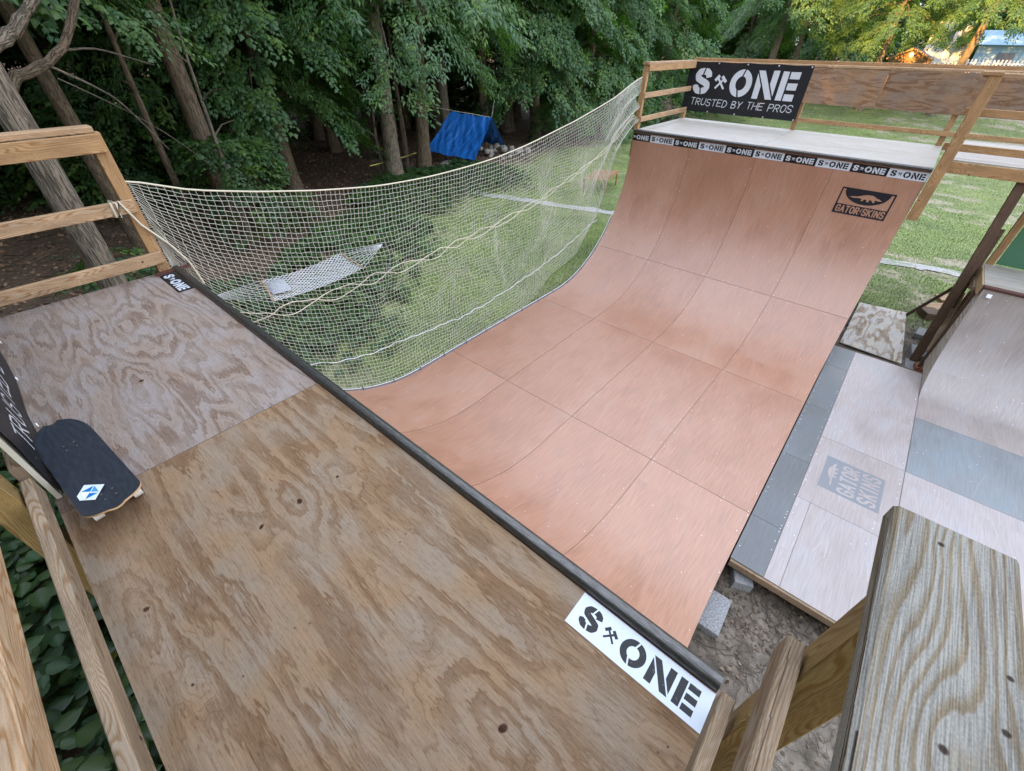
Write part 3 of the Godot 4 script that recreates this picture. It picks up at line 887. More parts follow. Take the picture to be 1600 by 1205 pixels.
	rail_set(r5, [
		["post", Vector3(4.962, 1.99, -8.475), Vector3(4.962, 3.83, -8.475), 0.14, 0.06, "pine", Vector3.FORWARD],
		["cap_block", Vector3(4.82, 3.845, -8.50), Vector3(5.03, 3.845, -8.50), 0.14, 0.04, "pine"],
		["rail", Vector3(4.84, 2.985, -8.61), Vector3(7.4, 2.99, -8.61), 0.045, 0.09, "pine"],
		["rail", Vector3(4.85, 3.41, -8.61), Vector3(7.4, 3.42, -8.61), 0.045, 0.09, "pine"],
		["top_rail", Vector3(4.84, 3.82, -8.64), Vector3(7.4, 3.83, -8.64), 0.10, 0.05, "pine_pale"]])
	# walkway leading off to the right from the far deck
	var wk := holder("walkway", hp, Vector3(6.2, HF, -9.6))
	flat_sheet("plywood_sheet", wk, Vector3(4.99, 2.822, -10.78), Vector3(7.45, 2.84, -8.545), M.ply_white, Vector2(0.1, 0.1))
	lumber("fascia_board", wk, Vector3(4.99, 2.748, -8.52), Vector3(7.45, 2.748, -8.52), 0.038, 0.145, M.pine)
	for p in [[6.09, -8.60, 5.87], [7.0, -10.7, 7.0], [7.40, -8.60, 7.40], [7.40, -10.7, 7.40]]:
		lumber("leg", wk, Vector3(p[0], GY, p[1]), Vector3(p[2], 2.815, p[1]), 0.089, 0.12, M.dark_wood, Vector3.RIGHT)

# ------------------------------------------------------------------ flat platform and smaller quarter pipe to the right
func platform() -> void:
	var t := thing("flat_platform", "low flat platform with slate grey strip and pale lavender sheets beside the half pipe", "platform", Vector3(5.52, GY, -5.1))
	var zs := [-7.69, -6.96, -5.66, -4.39, -3.14, -2.45]
	var g := 0.002
	for k in 5:
		flat_sheet("slate_sheet", t, Vector3(4.892, -0.008, zs[k] + g), Vector3(5.213, 0, zs[k + 1] - g), M[["slate", "slate", "slate", "slate_b", "slate_b"][k]], Vector2(rng.randf(), rng.randf()) * 2)
	var zp := [-7.69, -5.045, -3.745]
	for k in 2:
		flat_sheet("pale_sheet", t, Vector3(5.217, -0.008, zp[k] + g), Vector3(6.148, 0, zp[k + 1] - g), M[["skate_pale", "skate_pale_b"][k]], Vector2(rng.randf(), rng.randf()) * 2)
	flat_sheet("pale_sheet", t, Vector3(5.217, -0.008, -3.743), Vector3(5.360, 0, -2.452), M.skate_pale, Vector2(rng.randf(), rng.randf()) * 2)
	flat_sheet("pale_sheet", t, Vector3(5.364, -0.008, -3.743), Vector3(6.148, 0, -2.452), M.skate_pale_b, Vector2(rng.randf(), rng.randf()) * 2)
	flat_sheet("base_panel", t, Vector3(4.892, -0.024, -7.69), Vector3(6.15, -0.0095, -2.45), M.ply_core)
	lumber("edge_board", t, Vector3(4.90, -0.052, -2.432), Vector3(6.9, -0.052, -2.452), 0.03, 0.085, M.weathered)
	lumber("edge_board", t, Vector3(4.90, -0.045, -7.712), Vector3(6.16, -0.045, -7.712), 0.035, 0.09, M.dark_wood)
	for x in [4.96, 5.5, 6.08]:
		lumber("joist", t, Vector3(x, -0.075, -7.68), Vector3(x, -0.075, -2.46), 0.038, 0.09, M.weathered)
	for z in [-2.9, -5.0, -7.3]:
		for x in [5.0, 6.0]:
			lumber("foot_block", t, Vector3(x, GY - 0.02, z), Vector3(x, -0.12, z), 0.15, 0.15, M.weathered, Vector3.RIGHT)
	var e := print_on("emblem", t, Vector3(5.362, 0.0015, -4.085), Vector3(0, 0, -0.62), Vector3(0.622, 0, 0), M.logo_tall)
	e.set_meta("label", "faded grey square emblem with reptile and two words")
	# screws
	var b := MB.new()
	for k in 130:
		var x: float = [4.92, 5.19, 5.24, 6.12, rng.randf_range(5.3, 6.1)][k % 5]
		var o := Vector3(x - 5.5, 0.001, rng.randf_range(-7.6, -2.5) + 5.1)
		b.quad(o + Vector3(-0.004, 0, 0.004), o + Vector3(0.004, 0, 0.004), o + Vector3(0.004, 0, -0.004), o + Vector3(-0.004, 0, -0.004))
	var sh := piece("screw_heads", t, b.mesh(), M.screw, Vector3(5.5, 0, -5.1))
	sh.set_meta("kind", "stuff")

const QR := 2.05
func prof_q(s: float) -> Array:    # smaller quarter pipe: flat from z = -2.4 to -6.75, then up
	var flat := 4.45
	if s < flat:
		return [Vector3(0, 0.0, -2.4 - s), Vector3(0, 1, 0)]
	var a := (s - flat) / QR
	return [Vector3(0, QR - QR * cos(a), -6.85 - QR * sin(a) * 0.58), Vector3(0, cos(a) * 0.58, sin(a)).normalized()]

func quarter_pipe() -> void:
	var t := thing("quarter_pipe", "smaller quarter pipe with pale surface, grey band and green back wall at right", "quarter pipe", Vector3(7.6, GY, -6.5))
	var f: Callable = prof_q
	var cuts := [0.0, 2.645, 3.945, 4.45 + 2.57]
	var x1 := 9.8
	var mt := ["skate_pale", "slate_c", "skate_tan"]
	for k in 3:
		for c in 2:
			var q := bent_sheet(6.154 + c * 2.44, minf(6.154 + (c + 1) * 2.44 - 0.004, x1), cuts[k] + 0.002, cuts[k + 1] - 0.002, 2 if k < 2 else 24, 0.0, 0.008, Vector2(rng.randf(), rng.randf()) * 2, 1.0, f)
			piece("surface_sheet", t, q[0], M[mt[k]], q[1])
	var un := bent_sheet(6.156, x1, 0.0, cuts[3], 30, -0.0095, 0.02, Vector2.ZERO, 1.0, f)
	piece("underlayment", t, un[0], M.ply_core, un[1])
	var sd := MB.new()
	for k in 24:
		var p0: Vector3 = prof_q(lerpf(4.45, cuts[3], k / 24.0))[0]; var p1: Vector3 = prof_q(lerpf(4.45, cuts[3], (k + 1) / 24.0))[0]
		for x in [-0.009, 0.009]:
			sd.quad(Vector3(x, p0.y - 0.03, p0.z), Vector3(x, p1.y - 0.03, p1.z), Vector3(x, p1.y - 0.03, -8.22), Vector3(x, p0.y - 0.03, -8.22), Rect2(0.2, p0.y, 1.2, p1.y - p0.y))
	piece("side_template", t, sd.mesh(), M.ply_swirl, Vector3(6.165, 0, 0))
	var lip: Vector3 = prof_q(cuts[3])[0]
	lumber("support_board", t, Vector3(6.14, GY, -8.78), Vector3(6.02, lip.y + 0.6, -8.78), 0.03, 0.09, M.dark_wood, Vector3.RIGHT)
	lumber("support_board", t, Vector3(6.13, 0.12, -8.30), Vector3(6.13, 0.95, -8.95), 0.03, 0.07, M.weathered, Vector3.RIGHT)
	lumber("support_board", t, Vector3(6.10, 1.25, -8.28), Vector3(6.10, 1.25, -9.02), 0.03, 0.09, M.weathered)
	lumber("back_stud", t, Vector3(6.15, GY, -8.25), Vector3(6.15, lip.y - 0.12, -8.25), 0.05, 0.06, M.dark_wood, Vector3.RIGHT)
	rope("coping_pipe", t, PackedVector3Array([Vector3(6.14, lip.y + 0.01, lip.z), Vector3(x1, lip.y + 0.01, lip.z)]), 0.03, M.brown_metal, 16)
	flat_sheet("deck_sheet", t, Vector3(6.14, lip.y + 0.005, -9.06), Vector3(x1, lip.y + 0.025, lip.z - 0.02), M.ply_white)
	lumber("deck_edge", t, Vector3(6.125, lip.y - 0.05, -9.06), Vector3(6.125, lip.y - 0.05, lip.z - 0.04), 0.025, 0.15, M.ply_edge)
	flat_sheet("back_panel", t, Vector3(6.27, lip.y + 0.03, -9.115), Vector3(x1, 2.62, -9.10), M.green_panel)
	for x in [6.20, 7.7]:
		lumber("post", t, Vector3(x, lip.y - 0.4, -9.06), Vector3(x, 2.66, -9.06), 0.075, 0.09, M.pine, Vector3.RIGHT)
	for p in [[6.26, -9.0, lip.y], [7.6, -9.0, lip.y]]:
		lumber("leg", t, Vector3(p[0], GY, p[1]), Vector3(p[0], p[2], p[1]), 0.038, 0.14, M.weathered, Vector3.RIGHT)
	var s := print_on("sticker", t, Vector3(6.22, lip.y - 0.06, lip.z + 0.045), Vector3(0.055, 0, 0), Vector3(0, -0.05, 0.018), M.white_paint)
	s.set_meta("label", "tiny white sticker under the smaller lip")
	var b := MB.new()
	for k in 160:
		var q := prof_q(rng.randf_range(0.1, cuts[3] - 0.1))
		var o: Vector3 = q[0] + q[1] * 0.0012 + Vector3(rng.randf_range(6.2, 9.6) - 7.6, 0, 6.5)
		var tt: Vector3 = (q[1] as Vector3).cross(Vector3.RIGHT).normalized() * 0.004
		var e := Vector3.RIGHT * 0.004
		b.quad(o - e - tt, o + e - tt, o + e + tt, o - e + tt)
	var sh := piece("screw_heads", t, b.mesh(), M.screw, Vector3(7.6, 0, -6.5))
	sh.set_meta("kind", "stuff")

# ------------------------------------------------------------------ safety net
func interp(t: Array, x: float) -> float:      # pairs sorted by falling first value, smooth
	for k in t.size() - 1:
		if x <= t[k][0] and x >= t[k + 1][0]:
			var p0: float = t[maxi(k - 1, 0)][1]; var p3: float = t[mini(k + 2, t.size() - 1)][1]
			var f: float = (t[k][0] - x) / (t[k][0] - t[k + 1][0])
			return clampf(cubic_interpolate(t[k][1], t[k + 1][1], p0, p3, f), minf(t[k][1], t[k + 1][1]) - 0.05, maxf(t[k][1], t[k + 1][1]) + 0.05)
	return t[0][1] if x > t[0][0] else t[t.size() - 1][1]

func ramp_y(z: float) -> float:
	if z > ZN:
		return RN - sqrt(maxf(RN * RN - (z - ZN) * (z - ZN), 0))
	if z < ZF:
		return RF - sqrt(maxf(RF * RF - (z - ZF) * (z - ZF), 0))
	return 0.0

const NTOP := [[0.08, 3.255], [-0.39, 3.10], [-0.9, 2.985], [-1.53, 2.875], [-2.32, 2.78], [-3.33, 2.75], [-4.63, 2.815], [-6.29, 3.05], [-7.49, 3.29], [-8.52, 3.57]]
const NMID := [[0.08, 2.05], [-0.43, 1.80], [-1.25, 1.70], [-2.5, 1.685], [-3.2, 1.70], [-4.0, 1.76], [-5.0, 1.84], [-5.87, 2.01], [-6.87, 2.25], [-7.72, 2.54], [-8.52, 2.95]]
const NLOW := [[-0.75, 0.97], [-1.45, 0.73], [-2.3, 0.63], [-3.36, 0.52], [-4.67, 0.575], [-5.83, 0.72], [-6.69, 0.92], [-7.5, 1.13]]
const NEND := [[-4.9, 0.0], [-5.4, 0.16], [-5.86, 0.44], [-6.87, 0.60], [-7.39, 1.07], [-7.57, 1.60], [-7.8, 2.30], [-8.2, 2.70], [-8.52, 2.85]]

func net_point(z: float, w: float) -> Vector3:
	var top := interp(NTOP, z)
	var bot := ramp_y(z) - 0.01 if z > -4.9 else interp(NEND, z)
	var u := clampf(-z / 8.5, 0, 1)
	var belly := -0.10 * sin(PI * u) * sin(PI * w) + 0.03 * sin(z * 5.0 + w * 7.0) * sin(PI * w)
	var loose := smoothstep(0.55, 1.0, u) * 0.10 * sin(w * 19.0 + z * 2.0) * w * (1.0 - 0.2 * w)
	var e := sin(PI * w) * sin(PI * u)
	var nx := gn2.get_noise_2d(z * 0.9, w * 2.2); var ny := gn2.get_noise_2d(z * 0.8 + 20.0, w * 2.5); var nz := gn2.get_noise_2d(z * 0.7 + 50.0, w * 2.0)
	return Vector3(-0.03 + belly + loose + 0.16 * nx * e, lerpf(top, bot, w) + 0.09 * ny * e, z + 0.16 * nz * e)

func net() -> void:
	var t := thing("safety_net", "cream knotted rope net strung along the open left edge of the half pipe", "net", Vector3(-0.03, 0, -4.2))
	var nz := 160; var nw := 50
	var b := MB.new()
	var at := Vector3(-0.03, 1.5, -4.2)
	var grid := []
	for i in nz + 1:
		var z := lerpf(0.06, -8.50, float(i) / nz)
		var col := PackedVector3Array()
		for j in nw + 1:
			var p := net_point(z, float(j) / nw) - at
			p += Vector3(rng.randf_range(-0.005, 0.005), rng.randf_range(-0.005, 0.005), rng.randf_range(-0.005, 0.005))
			col.append(p)
		grid.append(col)
	var seg := func(p: Vector3, q: Vector3, r: float) -> void:
		var d := (q - p).normalized()
		var s := d.cross(Vector3.UP if absf(d.y) < 0.9 else Vector3.RIGHT).normalized() * r
		var u := d.cross(s).normalized() * r
		var k := b.v.size()
		for e in 2:
			var o := p if e == 0 else q
			for j in 3:
				var nn := s * cos(TAU * j / 3) + u * sin(TAU * j / 3)
				b.vert(o + nn, nn / r)
		for j in 3:
			b.tri(k + j, k + (j + 1) % 3, k + 3 + (j + 1) % 3); b.tri(k + j, k + 3 + (j + 1) % 3, k + 3 + j)
	for i in nz + 1:
		for j in nw + 1:
			if j < nw:
				seg.call(grid[i][j], grid[i][j + 1], 0.0026)
			if i < nz:
				seg.call(grid[i][j], grid[i + 1][j], 0.0026)
	piece("netting", t, b.mesh(), M.net, at)
	var line := func(f: Callable, z0: float, z1: float, n: int) -> PackedVector3Array:
		var p := PackedVector3Array()
		for k in n + 1:
			p.append(f.call(lerpf(z0, z1, float(k) / n)))
		return p
	rope("top_rope", t, line.call(func(z): return Vector3(-0.03, interp(NTOP, z), z), 0.08, -8.52, 60), 0.008, M.rope, 6)
	# two ropes laced along the seam of the net, crossing each other
	for s in [-1.0, 1.0]:
		rope("lacing_rope", t, line.call(func(z):
			var u := clampf(-z / 8.5, 0, 1)
			return Vector3(-0.03 - 0.08 * sin(PI * u), interp(NMID, z) + s * 0.075 * sin((z + 0.25 * gn2.get_noise_2d(z * 0.9, 70.0)) * TAU / 1.1) * (1.0 - 0.65 * u) + 0.04 * gn2.get_noise_2d(z * 0.8, 90.0), z), 0.0, -8.4, 150), 0.0062, M.rope, 5)
	rope("lower_rope", t, line.call(func(z): return Vector3(-0.05 + 0.01 * sin(z * 9.0), interp(NLOW, z) + 0.03 * gn2.get_noise_2d(z * 1.5, 7.0) + 0.008 * sin(z * 23.0), z), -0.75, -7.5, 110), 0.0065, M.rope_white, 5)
	# rope along the edge of the riding surface with dark ties
	rope("edge_rope", t, line.call(func(z): return Vector3(-0.02, ramp_y(z) + 0.025, z + 0.01), -0.6, -8.15, 80), 0.007, M.rope_white, 5)
	rope("edge_hose", t, line.call(func(z): return Vector3(-0.022, ramp_y(z) - 0.012, z + 0.01), -0.5, -8.1, 80), 0.016, M.stand, 6)
	for k in 15:
		var z := -0.9 - 0.51 * k
		var y := ramp_y(z)
		rope("tie", t, PackedVector3Array([Vector3(0.02, y + 0.005, z), Vector3(-0.02, y + 0.04, z - 0.01), Vector3(-0.045, y - 0.01, z)]), 0.006, M.steel, 4)
	# cord from the railing post to the lip
	rope("tie_cord", t, PackedVector3Array([Vector3(0.056, 3.135, 0.20), Vector3(0.06, 3.03, 0.205), Vector3(0.01, 3.02, 0.22), Vector3(0.0, 3.14, 0.19), Vector3(0.06, 3.12, 0.165), Vector3(0.06, 3.02, 0.18), Vector3(0.062, 3.138, 0.15), Vector3(0.04, 2.935, 0.08), Vector3(0.03, 2.74, -0.04), Vector3(0.02, 2.555, -0.12), Vector3(0.0, 2.32, -0.16)]), 0.009, M.rope, 6)

# ------------------------------------------------------------------ banners, skateboard
func sheet_grid(w: float, h: float, nx: int, ny: int, amp: float, seed_: int) -> ArrayMesh:   # hanging cloth facing +z, uv 0..1
	var b := MB.new()
	var n := noise(seed_, 1.6, 2)
	var P := func(i: int, j: int) -> Vector3:
		var u := float(i) / nx; var v := float(j) / ny
		var sag := 0.012 * absf(sin(u * PI * 4.0)) * (1.0 - v)
		return Vector3((u - 0.5) * w, (0.5 - v) * h - sag, amp * n.get_noise_2d(u * w, v * h) + amp * 0.6 * sin(u * PI * 4.0) * v * (1.0 - v))
	for j in ny + 1:
		for i in nx + 1:
			var p: Vector3 = P.call(i, j)
			var dx: Vector3 = P.call(i + 1, j) - p; var dy: Vector3 = p - P.call(i, j + 1)
			b.vert(p, dx.cross(dy).normalized(), Vector2(float(i) / nx, float(j) / ny))
	for j in ny:
		for i in nx:
			var k := j * (nx + 1) + i
			b.tri(k, k + nx + 1, k + nx + 2); b.tri(k, k + nx + 2, k + 1)
	return b.mesh()

func banner(at: Vector3, turn: float, label: String, seed_: int) -> void:
	var t := thing("vinyl_banner", label, "banner", at, "stencil lettered banners on the deck railings")
	t.rotation.y = turn
	var o := piece("banner_sheet", t, sheet_grid(2.44, 0.92, 40, 16, 0.010, seed_), M.banner, at)
	o.position = Vector3.ZERO
	for y in [0.44, -0.44]:
		for k in 5:
			var g := TorusMesh.new(); g.inner_radius = 0.007; g.outer_radius = 0.014; g.rings = 12; g.ring_segments = 6
			var e := MeshInstance3D.new(); e.name = "eyelet"; e.mesh = g; e.material_override = M.screw
			t.add_child(e, true)
			e.position = Vector3(-1.19 + 0.595 * k, y - (0.006 if y > 0 else 0.0), 0.016); e.rotation.x = PI / 2

func skateboard() -> void:
	var t := thing("skateboard", "black gripped skateboard with blue and white diamond sticker resting on near deck", "skateboard", Vector3(2.365, HN, 1.085))
	t.rotation.y = deg_to_rad(5.0)
	var deck := func(off: float, thick: float, inset: float) -> ArrayMesh:
		var b := MB.new()
		var nx := 36; var nz := 10
		var L := 0.80 - inset * 2; var Wd := 0.212 - inset * 2
		var P := func(i: int, j: int) -> Vector3:
			var u := (float(i) / nx - 0.5) * L
			var e := maxf(absf(u) - 0.265, 0.0) / 0.135
			var half := Wd / 2 * sqrt(maxf(1.0 - pow(minf(e, 1.0) * 0.97, 2.25), 0.0004))
			var s := (float(j) / nz - 0.5) * 2.0
			var y := off + 0.010 * s * s + maxf(absf(u) - 0.27, 0.0) * 0.40
			return Vector3(u, y, s * half)
		for side in 2:
			for j in nz + 1:
				for i in nx + 1:
					var p: Vector3 = P.call(i, j)
					b.vert(p - Vector3(0, thick * side, 0), Vector3.UP if side == 0 else Vector3.DOWN, Vector2(float(i) / nx, float(j) / nz))
			var k0 := side * (nx + 1) * (nz + 1)
			for j in nz:
				for i in nx:
					var k := k0 + j * (nx + 1) + i
					if side == 0:
						b.tri(k, k + nx + 1, k + nx + 2); b.tri(k, k + nx + 2, k + 1)
					else:
						b.tri(k, k + nx + 2, k + nx + 1); b.tri(k, k + 1, k + nx + 2)
		for i in nx:
			for j in [0, nz]:
				var p: Vector3 = P.call(i, j); var q: Vector3 = P.call(i + 1, j)
				var d := Vector3(0, -thick, 0)
				if j == nz:
					b.quad(p + d, q + d, q, p)
				else:
					b.quad(q + d, p + d, p, q)
		for j in nz:
			for i in [0, nx]:
				var p: Vector3 = P.call(i, j); var q: Vector3 = P.call(i, j + 1)
				var d := Vector3(0, -thick, 0)
				if i == nx:
					b.quad(q + d, p + d, p, q)
				else:
					b.quad(p + d, q + d, q, p)
		return b.mesh()
	var add := func(called: String, m: Mesh, mm: Material, p: Vector3, parent: Node3D) -> MeshInstance3D:
		var o := MeshInstance3D.new()
		o.name = called; o.mesh = m; o.material_override = mm
		parent.add_child(o, true)
		o.position = p
		return o
	var dk: MeshInstance3D = add.call("deck", deck.call(0.0, 0.0095, 0.0), M.maple, Vector3(0, 0.098, 0), t)
	add.call("grip_tape", deck.call(0.0, 0.0014, 0.0), M.grip, Vector3(0, 0.0016, 0), dk)
	var img := Image.create(128, 128, false, Image.FORMAT_RGB8)
	img.fill(Color(0.80, 0.84, 0.88))
	var bl := Color(0.05, 0.42, 0.66)
	fill_poly(img, PackedVector2Array([Vector2(8, 64), Vector2(58, 8), Vector2(58, 64)]), bl)
	fill_poly(img, PackedVector2Array([Vector2(70, 64), Vector2(120, 64), Vector2(70, 120)]), bl)
	fill_poly(img, PackedVector2Array([Vector2(64, 10), Vector2(118, 58), Vector2(64, 58)]), Color(0.9, 0.92, 0.94))
	fill_poly(img, PackedVector2Array([Vector2(10, 70), Vector2(60, 70), Vector2(60, 118)]), bl.lerp(Color.WHITE, 0.25))
	var sb := MB.new()
	var qs := 0.054
	sb.quad(Vector3(-qs * 1.2, 0, 0), Vector3(0, 0, qs), Vector3(qs * 1.2, 0, 0), Vector3(0, 0, -qs))
	var s: MeshInstance3D = add.call("sticker", sb.mesh(), mat(Color.WHITE, 0.4, tex(img)), Vector3(0.165, 0.0080, 0.045), dk)
	s.set_meta("label", "blue and white diamond sticker")
	for e in [-1.0, 1.0]:
		var hb := MB.new()
		hb.box(Vector3(-0.022, -0.03, -0.055), Vector3(0.022, 0.0, 0.055))
		add.call("truck", hb.mesh(), M.steel_worn, Vector3(0.215 * e, 0.084, 0), t)
		for z in [-1.0, 1.0]:
			var c := CylinderMesh.new(); c.top_radius = 0.027; c.bottom_radius = 0.027; c.height = 0.034; c.radial_segments = 20
			var w: MeshInstance3D = add.call("wheel", c, M.wheel, Vector3(0.215 * e, 0.0275, 0.074 * z), t)
			w.rotation.x = PI / 2
	for e in [-1.0, 1.0]:
		var bb := MB.new()
		for k in 4:
			var o := Vector3(0.235 * e + (0.022 if k % 2 else -0.022), 0.0035, 0.02 if k < 2 else -0.02)
			bb.box(o - Vector3(0.004, 0.001, 0.004), o + Vector3(0.004, 0.0012, 0.004))
		add.call("bolt_heads", bb.mesh(), M.steel_worn, Vector3(0, 0.0, 0), dk)

# ------------------------------------------------------------------ things in the yard
func rough_block(called: String, label: String, cat: String, lo: Vector3, hi: Vector3, m: Material, turn := 0.0, group := "") -> MeshInstance3D:
	var c := Vector3((lo.x + hi.x) / 2, lo.y, (lo.z + hi.z) / 2)
	var h := (hi - lo) / 2
	var b := MB.new()
	var ch := minf(0.008, h.y * 0.5)
	# chamfered block: three stacked rings
	var rings := [[h.x - ch, h.z - ch, 0.0], [h.x, h.z, ch], [h.x, h.z, 2 * h.y - ch], [h.x - ch, h.z - ch, 2 * h.y]]
	for k in 3:
		var r: Array = rings[k]; var q: Array = rings[k + 1]
		var P := [Vector3(-r[0], r[2], r[1]), Vector3(r[0], r[2], r[1]), Vector3(r[0], r[2], -r[1]), Vector3(-r[0], r[2], -r[1])]
		var Q := [Vector3(-q[0], q[2], q[1]), Vector3(q[0], q[2], q[1]), Vector3(q[0], q[2], -q[1]), Vector3(-q[0], q[2], -q[1])]
		for j in 4:
			b.quad(P[j], P[(j + 1) % 4], Q[(j + 1) % 4], Q[j], Rect2(0, r[2], 2 * h.x, q[2] - r[2]))
		if k == 2:
			b.quad(Q[0], Q[1], Q[2], Q[3], Rect2(0, 0, 2 * h.x, 2 * h.z))
		if k == 0:
			b.quad(P[3], P[2], P[1], P[0], Rect2(0, 0, 2 * h.x, 2 * h.z))
	var o := piece(called, self, b.mesh(), m, c)
	o.rotation.y = turn
	tag(o, label, cat, group)
	return o

func yard_things() -> void:
	# loose plywood on the ground
	var ply := MB.new()
	var pc := [Vector3(4.985, 0, -10.42), Vector3(5.80, 0, -10.55), Vector3(5.93, 0, -8.33), Vector3(4.97, 0, -8.40)]
	var mid := Vector3(5.42, GY + 0.045, -9.4)
	var up := Vector3(0, 0.018, 0)
	var tilt := func(p: Vector3) -> Vector3: return Vector3(p.x - mid.x, 0.0, p.z - mid.z)
	var A: Array = pc.map(tilt)
	ply.quad(A[3] + up, A[2] + up, A[1] + up, A[0] + up, Rect2(0.1, 0.1, 0.9, 2.0))
	for k in 4:
		ply.uv[k] = [Vector2(2.1, 0.05), Vector2(2.1, 1.0), Vector2(0.05, 1.0), Vector2(0.05, 0.05)][k]
	ply.quad(A[0], A[1], A[2], A[3])
	for k in 4:
		ply.quad(A[(k + 1) % 4], A[k], A[k] + up, A[(k + 1) % 4] + up, Rect2(0, 0, 0.02, 0.02))
	var o := piece("plywood_offcut", self, ply.mesh(), M.ply_swirl, mid)
	o.rotation.x = 0.012
	tag(o, "loose pale plywood sheet lying on the ground between the ramps", "plywood")
	# blocks
	rough_block("concrete_block", "grey concrete paver propped under the near right edge of the half pipe", "block", Vector3(4.74, GY, -2.14), Vector3(5.085, GY + 0.10, -1.72), M.concrete, 0.03)
	rough_block("concrete_block", "small concrete block half hidden under the flat platform's near corner", "block", Vector3(4.97, GY, -2.62), Vector3(5.15, GY + 0.14, -2.36), M.concrete, 0.4)
	rough_block("concrete_block", "flat concrete block beside the quarter pipe's foot behind the red brick", "block", Vector3(6.0, GY, -9.10), Vector3(6.40, GY + 0.12, -8.72), M.concrete, 0.1)
	rough_block("concrete_block", "concrete block under the dark leg of the quarter pipe", "block", Vector3(6.02, GY, -9.95), Vector3(6.42, GY + 0.10, -9.60), M.concrete, -0.1)
	rough_block("concrete_block", "low concrete slab right next to the red brick", "block", Vector3(5.98, GY, -8.62), Vector3(6.42, GY + 0.05, -8.12), M.concrete, 0.05)
	rough_block("brick", "broken red brick lying on a low slab by the quarter pipe", "brick", Vector3(6.10, GY + 0.05, -8.42), Vector3(6.40, GY + 0.13, -8.22), M.brick, 0.15)
	rough_block("timber_block", "weathered dark timber block on the grass beside pale boards", "block", Vector3(6.02, GY, -10.95), Vector3(6.30, GY + 0.16, -10.62), M.dark_wood, 0.5)
	for k in 2:
		var bo := lumber("pale_board", self, Vector3(6.10 + 0.16 * k, GY + 0.05 + 0.03 * k, -11.2 - 0.62 * k), Vector3(6.75 + 0.16 * k, GY + 0.16, -11.55 - 0.62 * k), 0.30, 0.035, M.pine_pale)
		bo.name = numbered("pale_board")
		tag(bo, ["pale board on the lawn nearest the dark timber block", "pale board on the lawn farther from the dark timber block"][k], "board")
	var rod := MB.new()
	rod.tube(PackedVector3Array([Vector3.ZERO, Vector3(0.29, 1.05, 0.82)]), PackedFloat32Array([0.030, 0.030]), 12, Color.WHITE, true)
	var ro := piece("steel_rod", self, rod.mesh(), M.rust, Vector3(5.80, GY, -10.52))
	tag(ro, "dark steel rod leaning from the grass against the quarter pipe", "rod")
	# tarp shelter
	var tp := thing("tarp_shelter", "blue tarp pitched as a lean-to tent at the edge of the woods", "tarp", Vector3(-10.9, GY, -14.6))
	var A0 := Vector3(-9.75, 0.02, -13.62); var B0 := Vector3(-11.9, 0.25, -12.8)
	var C0 := Vector3(-11.75, 1.60, -14.3); var D0 := Vector3(-10.15, 1.40, -15.15)
	var E0 := Vector3(-10.95, 0.0, -16.9); var F0 := Vector3(-12.7, 0.2, -16.1)
	var tb := MB.new()
	var nt := noise(91, 1.0, 3)
	var patch := func(p00: Vector3, p10: Vector3, p11: Vector3, p01: Vector3, sag: float) -> void:
		var n := 30
		var Q := func(i: int, j: int) -> Vector3:
			var u := float(i) / n; var v := float(j) / n
			var p := p00.lerp(p10, u).lerp(p01.lerp(p11, u), v)
			return p + Vector3(0.02, -sag * sin(PI * u) * (0.35 + sin(PI * v)) + 0.075 * nt.get_noise_2d(u * 6.0 + v * 2.0, v * 1.6), 0.06 * nt.get_noise_2d(u * 8.0 - v * 2.0, v * 1.5 + 7.0) * sin(PI * minf(v + 0.1, 1.0))) - Vector3(-10.9, 0.7, -14.6)
		var k0 := tb.v.size()
		for j in n + 1:
			for i in n + 1:
				var p: Vector3 = Q.call(i, j)
				tb.vert(p, ((Q.call(i + 1, j) as Vector3) - p).cross((Q.call(i, j + 1) as Vector3) - p).normalized())
		for j in n:
			for i in n:
				var k := k0 + j * (n + 1) + i
				tb.tri(k, k + 1, k + n + 2); tb.tri(k, k + n + 2, k + n + 1)
	patch.call(B0, A0, D0, C0, 0.13)
	patch.call(C0, D0, E0, F0, 0.08)
	piece("tarp_sheet", tp, tb.mesh(), M.tarp, Vector3(-10.9, 0.7, -14.6))
	rope("ridge_line", tp, PackedVector3Array([Vector3(-14.2, 1.9, -13.0), C0, D0, Vector3(-11.9, 2.0, -17.3)]), 0.012, M.rope)
	rope("guy_strap", tp, PackedVector3Array([B0, Vector3(-11.2, 0.30, -10.9), Vector3(-10.45, 0.42, -8.9)]), 0.022, M.strap, 4)
	# cinder blocks and the stone pile by the tarp
	for k in 2:
		rough_block("cinder_block", ["pale cinder block at the foot of the tree beside the blue tarp", "second pale cinder block leaning behind the first beside the blue tarp"][k], "block", Vector3(-10.75 - 0.22 * k, GY, -12.85 - 0.42 * k), Vector3(-10.40 - 0.22 * k, GY + 0.24 - 0.03 * k, -12.50 - 0.42 * k), M.stone, 0.4 + k)
	var sp := thing("stone_pile", "low heap of pale stones behind the blue tarp", "stones", Vector3(-10.9, GY, -16.5))
